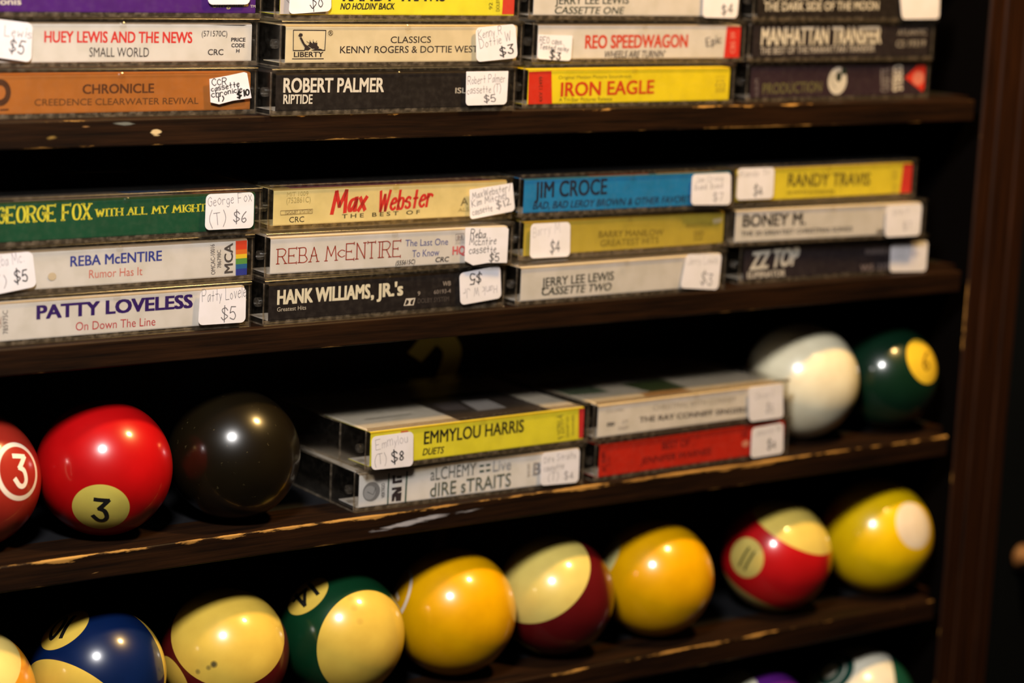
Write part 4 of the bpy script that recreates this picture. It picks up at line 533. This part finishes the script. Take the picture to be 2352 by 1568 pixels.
def build_cassette(d):
    x, y, z, t = d['pose']
    root = thing('cassette', d['label'], 'cassette', W(x, y, z + .06), t, d['group'])
    cl = clear_plastic(d['tint'] or (0.965, 0.95, 0.925), .04 if d['tint'] else .018)
    frost = clear_plastic((.88, .82, .72), .32); dim = clear_plastic((.8, .78, .75), .12); lip = clear_plastic((.42, .36, .28), .09)
    for me in CASE:
        o = link(me.name.split('.')[0], me, root)
        for q, mm in enumerate((dim if 'pin' in me.name else cl, lip if 'lid' in me.name else frost)):
            o.material_slots[q].link = 'OBJECT'; o.material_slots[q].material = mm
    # printed card folded around the spine
    mats = [paper(d['card']), paper((.5, .46, .42))]; idx = {}
    def slot(c):
        c = tuple(c)
        if c not in idx: idx[c] = len(mats); mats.append(ink(c))
        return idx[c]
    bm = bmesh.new(); hw = 51.8
    cov = paper(d['cover']) if d['cover'] else None
    if cov: mats.append(cov)
    prof = [(16, 1.45), (1.8, 1.45), (1.35, 1.7), (1.25, 2.1), (1.25, 14.2), (1.4, 14.65), (1.75, 14.95), (2.3, 15.05), (66, 15.05)]
    rows = [[bm.verts.new((sx * hw * S, a * S, b * S)) for sx in (-1, 1)] for a, b in prof]
    rows2 = [[bm.verts.new((sx * hw * S, (a + .25 if 0 < i < len(prof) - 1 else a) * S, (b - .25 if i > 4 else b + .25 if i < 2 else b) * S)) for sx in (-1, 1)] for i, (a, b) in enumerate(prof)]
    for i in range(len(rows) - 1):
        f = bm.faces.new((rows[i][0], rows[i][1], rows[i + 1][1], rows[i + 1][0])); f.material_index = 2 if cov and i == len(rows) - 2 else 1 if i == 0 else 0; bm.faces.new((rows2[i][1], rows2[i][0], rows2[i + 1][0], rows2[i + 1][1])).material_index = 1
        for q in (0, 1):
            f = (rows[i][q], rows[i + 1][q], rows2[i + 1][q], rows2[i][q]); bm.faces.new(f if q == 0 else tuple(reversed(f)))
    bm.faces.new((rows[0][0], rows2[0][0], rows2[0][1], rows[0][1])); bm.faces.new((rows[-1][0], rows[-1][1], rows2[-1][1], rows2[-1][0]))
    lay = 0
    def clampx(v): return max(-hw, min(hw, v))
    def clampz(v): return max(1.75, min(14.55, v))
    def flat(pts, mi, yy):
        pts = [(clampx(a), clampz(b)) for a, b in pts]
        n = len(pts); s = sum(pts[i][0] * pts[(i + 1) % n][1] - pts[(i + 1) % n][0] * pts[i][1] for i in range(n))
        if s < 0: pts = pts[::-1]
        f = bm.faces.new([bm.verts.new((a * S, yy * S, b * S)) for a, b in pts]); f.material_index = mi
    for it in d['items']:
        lay += 1; yy = 1.25 - .025 - .0118 * lay
        if it[0] == 't': place_text(bm, it[1], it[2], slot(it[3]), it[4], it[5], it[6], yy)
        elif it[0] == 'p': flat(it[2], slot(it[1]), yy)
        elif it[0] == 'c':
            cx, cz, rx, rz = it[2]; flat([(cx + rx * math.cos(a), cz + rz * math.sin(a)) for a in (2 * math.pi * k / 28 for k in range(28))], slot(it[1]), yy)
        elif it[0] == 'l':
            V, F = ribbon([tuple(q) for q in it[3]], lambda dx, dy: it[2]); vs = [bm.verts.new((clampx(a) * S, yy * S, clampz(b) * S)) for a, b in V]
            for f in F: g = bm.faces.new([vs[q] for q in f]); g.material_index = slot(it[1])
    for k, (c, pts) in enumerate(d['top']):
        f = bm.faces.new([bm.verts.new((a * S, max(b, 2.4) * S, (15.05 + .03 + .01 * k) * S)) for a, b in pts]); f.material_index = slot(c)
        f.normal_update()
        if f.normal.z < 0: f.normal_flip()
    obj('insert_card', bm, mats, root)
    if d['stick']:
        quad, lines, flip, kind = d['stick']
        bil, out, w, h = sticker_mesh(quad, kind)
        bm = bmesh.new(); prism(bm, out, -.02, -.12)
        sm = [paper((.70, .66, .69), .55, .05)]; si = {}
        rng = random.Random(d['label'])
        for (txt, u0, v0, u1, v1, hh, wt) in lines:
            a, b = bil(u0, v0), bil(u1, v1)
            if flip: a, b = bil(1 - u0, 1 - v0), bil(1 - u1, 1 - v1)
            g = max(.02, .42 - 1.3 * wt); g = round(g, 2)
            if g not in si: si[g] = len(sm); sm.append(ink((g, g * .93, g * .97)))
            cap = hh * h * 1.08
            V, F, wd_ = pen_mesh(txt, (.16 + .5 * wt) * (1.4 if txt[0] in '$5' else 1.0) / max(cap, .5), 'pen', 1.0, rng)
            l = (b - a).length; ux, uz = (b - a) / l; k = l / wd_
            vs = [bm.verts.new(((a.x + ux * p * k - uz * q * cap) * S, -.155 * S, (a.y + uz * p * k + ux * q * cap) * S)) for p, q in V]
            for f in F:
                fc = bm.faces.new([vs[q] for q in f]); fc.material_index = si[g]
        obj('price_sticker', bm, sm, root)
for d in CASSETTES: build_cassette(d)

# ------------------------------------------------------------------ billiard balls
CREAM = (.69, .47, .07); IVORY = (.78, .73, .55); BLACK = (.012, .011, .01)
def sphere(bm, r, nu=72, nv=48):
    bmesh.ops.create_uvsphere(bm, u_segments=nu, v_segments=nv, radius=r * S)
    for f in bm.faces: f.smooth = True
def ball_digits(bm, r, n, up, txt, h, weight, mi, sx=1.0):
    n = Vector(n).normalized(); up = (Vector(up) - n * n.dot(Vector(up))).normalized(); rt = up.cross(n)
    L_, wd_ = pen_text(txt)
    for s in L_:
        P = []
        for i in range(len(s) - 1):
            m = max(2, int(12 * math.hypot(s[i + 1][0] - s[i][0], s[i + 1][1] - s[i][1])) + 1)
            P += [(s[i][0] + (s[i + 1][0] - s[i][0]) * k / m, s[i][1] + (s[i + 1][1] - s[i][1]) * k / m) for k in range(m)]
        P.append(s[-1])
        V, F = [], []
        for run in split_sharp(P):
            v_, f_ = ribbon(run, lambda dx, dy: weight); o_ = len(V); V += v_; F += [tuple(i + o_ for i in q) for q in f_]
        vs = []
        for a, b in V:
            q = n * r + rt * ((a - wd_ / 2) * h * sx) + up * ((b - .5) * h)
            vs.append(bm.verts.new(q.normalized() * (r * 1.0025) * S))
        for f in F:
            g = bm.faces.new([vs[k] for k in f]); g.material_index = mi
            g.normal_update()
            if g.normal.dot(g.calc_center_median()) < 0: g.normal_flip()
cs = lambda deg: math.cos(math.radians(deg))
def V3(v): return tuple(v)
def neg(v): return tuple(-a for a in v)
SPEC = {
 'red3circ': dict(base=(.34, .022, .012), layers=lambda d: [('ring', d['circ'], cs(25), cs(21), (.78, .66, .54))], digits=('3', 10.5, .17, (.78, .66, .54), 1.0), rough=.16,
   label='dull red ball with a white-ringed white 3, cut by the left edge of the photo'),
 'red3': dict(base=(.44, .003, .004), layers=lambda d: [('cap', d['circ'], cs(24.5), (.62, .5, .09))], digits=('3', 9.2, .17, BLACK, 1.05),
   label='shiny red ball with a black 3 in a cream circle, beside the dark ball'),
 'dark': dict(base=(.007, .0045, .0015), layers=lambda d: [('cap', d['pit'], cs(3.2), (.004, .004, .004))], rough=.2, speck=(.04, .03, .012),
   label='plain blackish brown ball with a small pit, next to the cassette with the yellow spine'),
 'cue': dict(base=(.80, .73, .52), layers=lambda d: [], rough=.24, label='plain ivory white cue ball behind the right cassette pair on the third shelf'),
 'green6': dict(base=(.003, .02, .009), layers=lambda d: [('cap', d['circ'], cs(26), (.75, .5, .03))], digits=('6', 9, .14, (.2, .12, .01), 1.0),
   label='dark green ball with a yellow circle, at the right end of the third shelf'),
 'blue10': dict(base=(.002, .011, .06), layers=lambda d: [('cap', d['axis'], d['t'], CREAM), ('cap', d['axis2'], d['t2'], CREAM), ('cap', d['circ'], cs(24), CREAM)], digits=('10', 11, .16, BLACK, 1.0),
   label='navy blue and cream striped ball with a black number, near the bottom left corner'),
 'mar15': dict(base=(.09, .006, .006), layers=lambda d: [('cap', d['axis'], d['t'], CREAM), ('cap', d['circ'], cs(24), CREAM)] + [('blot', s, 1 - .0016 * k, .006, (.1, .08, .03), 500.) for s, k in zip(d['spots'], (1.6, 1.0, 1.0))],
   label='cream and maroon striped ball with small dark scuffs, right of the navy striped ball'),
 'g14': dict(base=(.003, .034, .012), layers=lambda d: [('cap', d['axis'], d['t'], CREAM), ('cap', d['circ'], cs(22.5), CREAM)] + [('blot', d['streak'][i], .9975, .004, (.42, .2, .04), 120.) for i in range(3)], digits=('14', 11, .15, BLACK, 1.0),
   label='dark green and cream striped ball with a tilted black 14'),
 'orange': dict(base=(.74, .365, .0005), layers=lambda d: [('ring', d['circ'], cs(25.5), cs(22), (.8, .66, .52))], digits=('1', 10, .16, (.8, .62, .45), 1.0),
   label='solid amber ball with part of a white ring, beside the green 14 ball'),
 'mar7': dict(base=(.10, .004, .005), layers=lambda d: [('cap', d['axis'], d['t'], (.68, .54, .14)), ('cap', d['circ'], cs(19), (.5, .42, .1))],
   label='maroon ball with a large tilted cream end, between the two solid amber balls'),
 'or2': dict(base=(.74, .37, .0005), layers=lambda d: [('cap', d['circ'], cs(23), (.7, .62, .25))],
   label='solid amber ball with a pale circle at its rim, beside the red 11 ball'),
 'r11': dict(base=(.48, .006, .008), layers=lambda d: [('cap', d['axis'], d['t'], (.74, .56, .12)), ('cap', neg(d['axis']), d['t'] - .02, (.5, .36, .1)), ('cap', d['circ'], cs(21), (.62, .48, .12))], digits=('11', 9.5, .16, (.06, .07, .02), .8),
   label='red striped ball with a slanted black 11 in a cream circle, on the fourth shelf'),
 'yel': dict(base=(.84, .54, .002), layers=lambda d: [('cap', d['circ'], cs(24.5), (.8, .68, .52)), ], digits=('1', 9, .12, (.72, .58, .42), 1.0), rough=.2,
   label='solid yellow ball with a white circle, at the right end of the fourth shelf'),
 'org13': dict(base=(.70, .27, .012), layers=lambda d: [('cap', d['axis'], d['t'], (.76, .58, .17))],
   label='orange striped ball with a cream end, cut by the bottom left corner of the photo'),
 'pur12': dict(base=(.1, .012, .2), layers=lambda d: [('cap', d['axis'], d['t'], IVORY), ('cap', neg(d['axis']), d['t'], IVORY)],
   label='purple and white striped ball whose top shows at the bottom edge of the photo'),
 'grn14': dict(base=(.78, .74, .6), layers=lambda d: [('cap', d['axis'], d['t'], (.008, .07, .04)), ('ring', d['circ'], cs(27), cs(10), (.005, .05, .035)), ('ring', d['circ'], cs(19), cs(17), (.5, .5, .42)), ('cap', d['circ'], cs(6), (.5, .52, .46))], 
   label='white ball with green end and round green emblem, at the bottom edge of the photo'),
}
ROW = {'3': 'billiard balls on the third shelf', '4': 'billiard balls on the fourth shelf', '5': 'billiard balls on the lowest visible shelf'}
for k, d in BALLS.items():
    sp = SPEC[k]; r = d['r']; bm = bmesh.new(); sphere(bm, r)
    mats = [ball_mat('ball_%s' % k, sp['base'], sp['layers'](d), sp.get('rough', .15), sp.get('speck'))]
    if 'digits' in sp:
        tx, h, wt, c, sx = sp['digits']; mats.append(ink(c, .2)); ball_digits(bm, r, d['circ'], d['up'], tx, h, wt, 1, sx)
    o = obj('billiard_ball', bm, mats); o.location = W(d['loc'][0], d['loc'][1], d['loc'][2] + .06)
    zz = d['loc'][2]; tag(o, sp['label'], 'billiard ball', ROW['3' if zz > -100 else '4' if zz > -180 else '5'])

# ------------------------------------------------------------------ the wall and the peg beside the rack
def build_wall():
    bm = bmesh.new(); box(bm, -1500, 2500, 92.2, 140, -ZUP, 1200)
    m, nt = new_mat('navy_wall'); L = nt.links.new
    b = nt.nodes.new('ShaderNodeBsdfPrincipled'); o = nt.nodes.new('ShaderNodeOutputMaterial')
    tc = nt.nodes.new('ShaderNodeTexCoord'); no = nt.nodes.new('ShaderNodeTexNoise'); no.inputs['Scale'].default_value = 12; L(tc.outputs['Object'], no.inputs['Vector'])
    r = nt.nodes.new('ShaderNodeValToRGB'); r.color_ramp.elements[0].color = (.0035, .0055, .013, 1); r.color_ramp.elements[1].color = (.006, .009, .02, 1); L(no.outputs['Fac'], r.inputs[0])
    L(r.outputs[0], b.inputs['Base Color']); b.inputs['Roughness'].default_value = .9; b.inputs['Specular IOR Level'].default_value = .05; L(b.outputs[0], o.inputs[0])
    w = obj('wall_back', bm, m); w.location = W(0, 0, 0); w['kind'] = 'structure'
    # turned peg: flange, neck and round head along -y
    prof = [(0, 0), (7, 0), (7, -2), (4, -3), (3.6, -7), (4.6, -10), (5.2, -12.5), (4.6, -15.5), (2.6, -17), (0, -18)]
    bm = bmesh.new(); seg = 28; rings = []
    for rr, yy in prof: rings.append([bm.verts.new((rr * math.cos(2 * math.pi * i / seg) * S, yy * S, rr * math.sin(2 * math.pi * i / seg) * S)) for i in range(seg)])
    for a, c in zip(rings, rings[1:]):
        for i in range(seg): bm.faces.new((a[i], a[(i + 1) % seg], c[(i + 1) % seg], c[i]))
    bmesh.ops.remove_doubles(bm, verts=bm.verts, dist=1e-6); bmesh.ops.recalc_face_normals(bm, faces=bm.faces)
    k = obj('wall_peg', bm, paper((.42, .24, .17), .45), None, True); k.location = W(478, 92.2, -181)
    tag(k, 'small tan round peg on the dark wall right of the rack', 'peg')
build_wall()
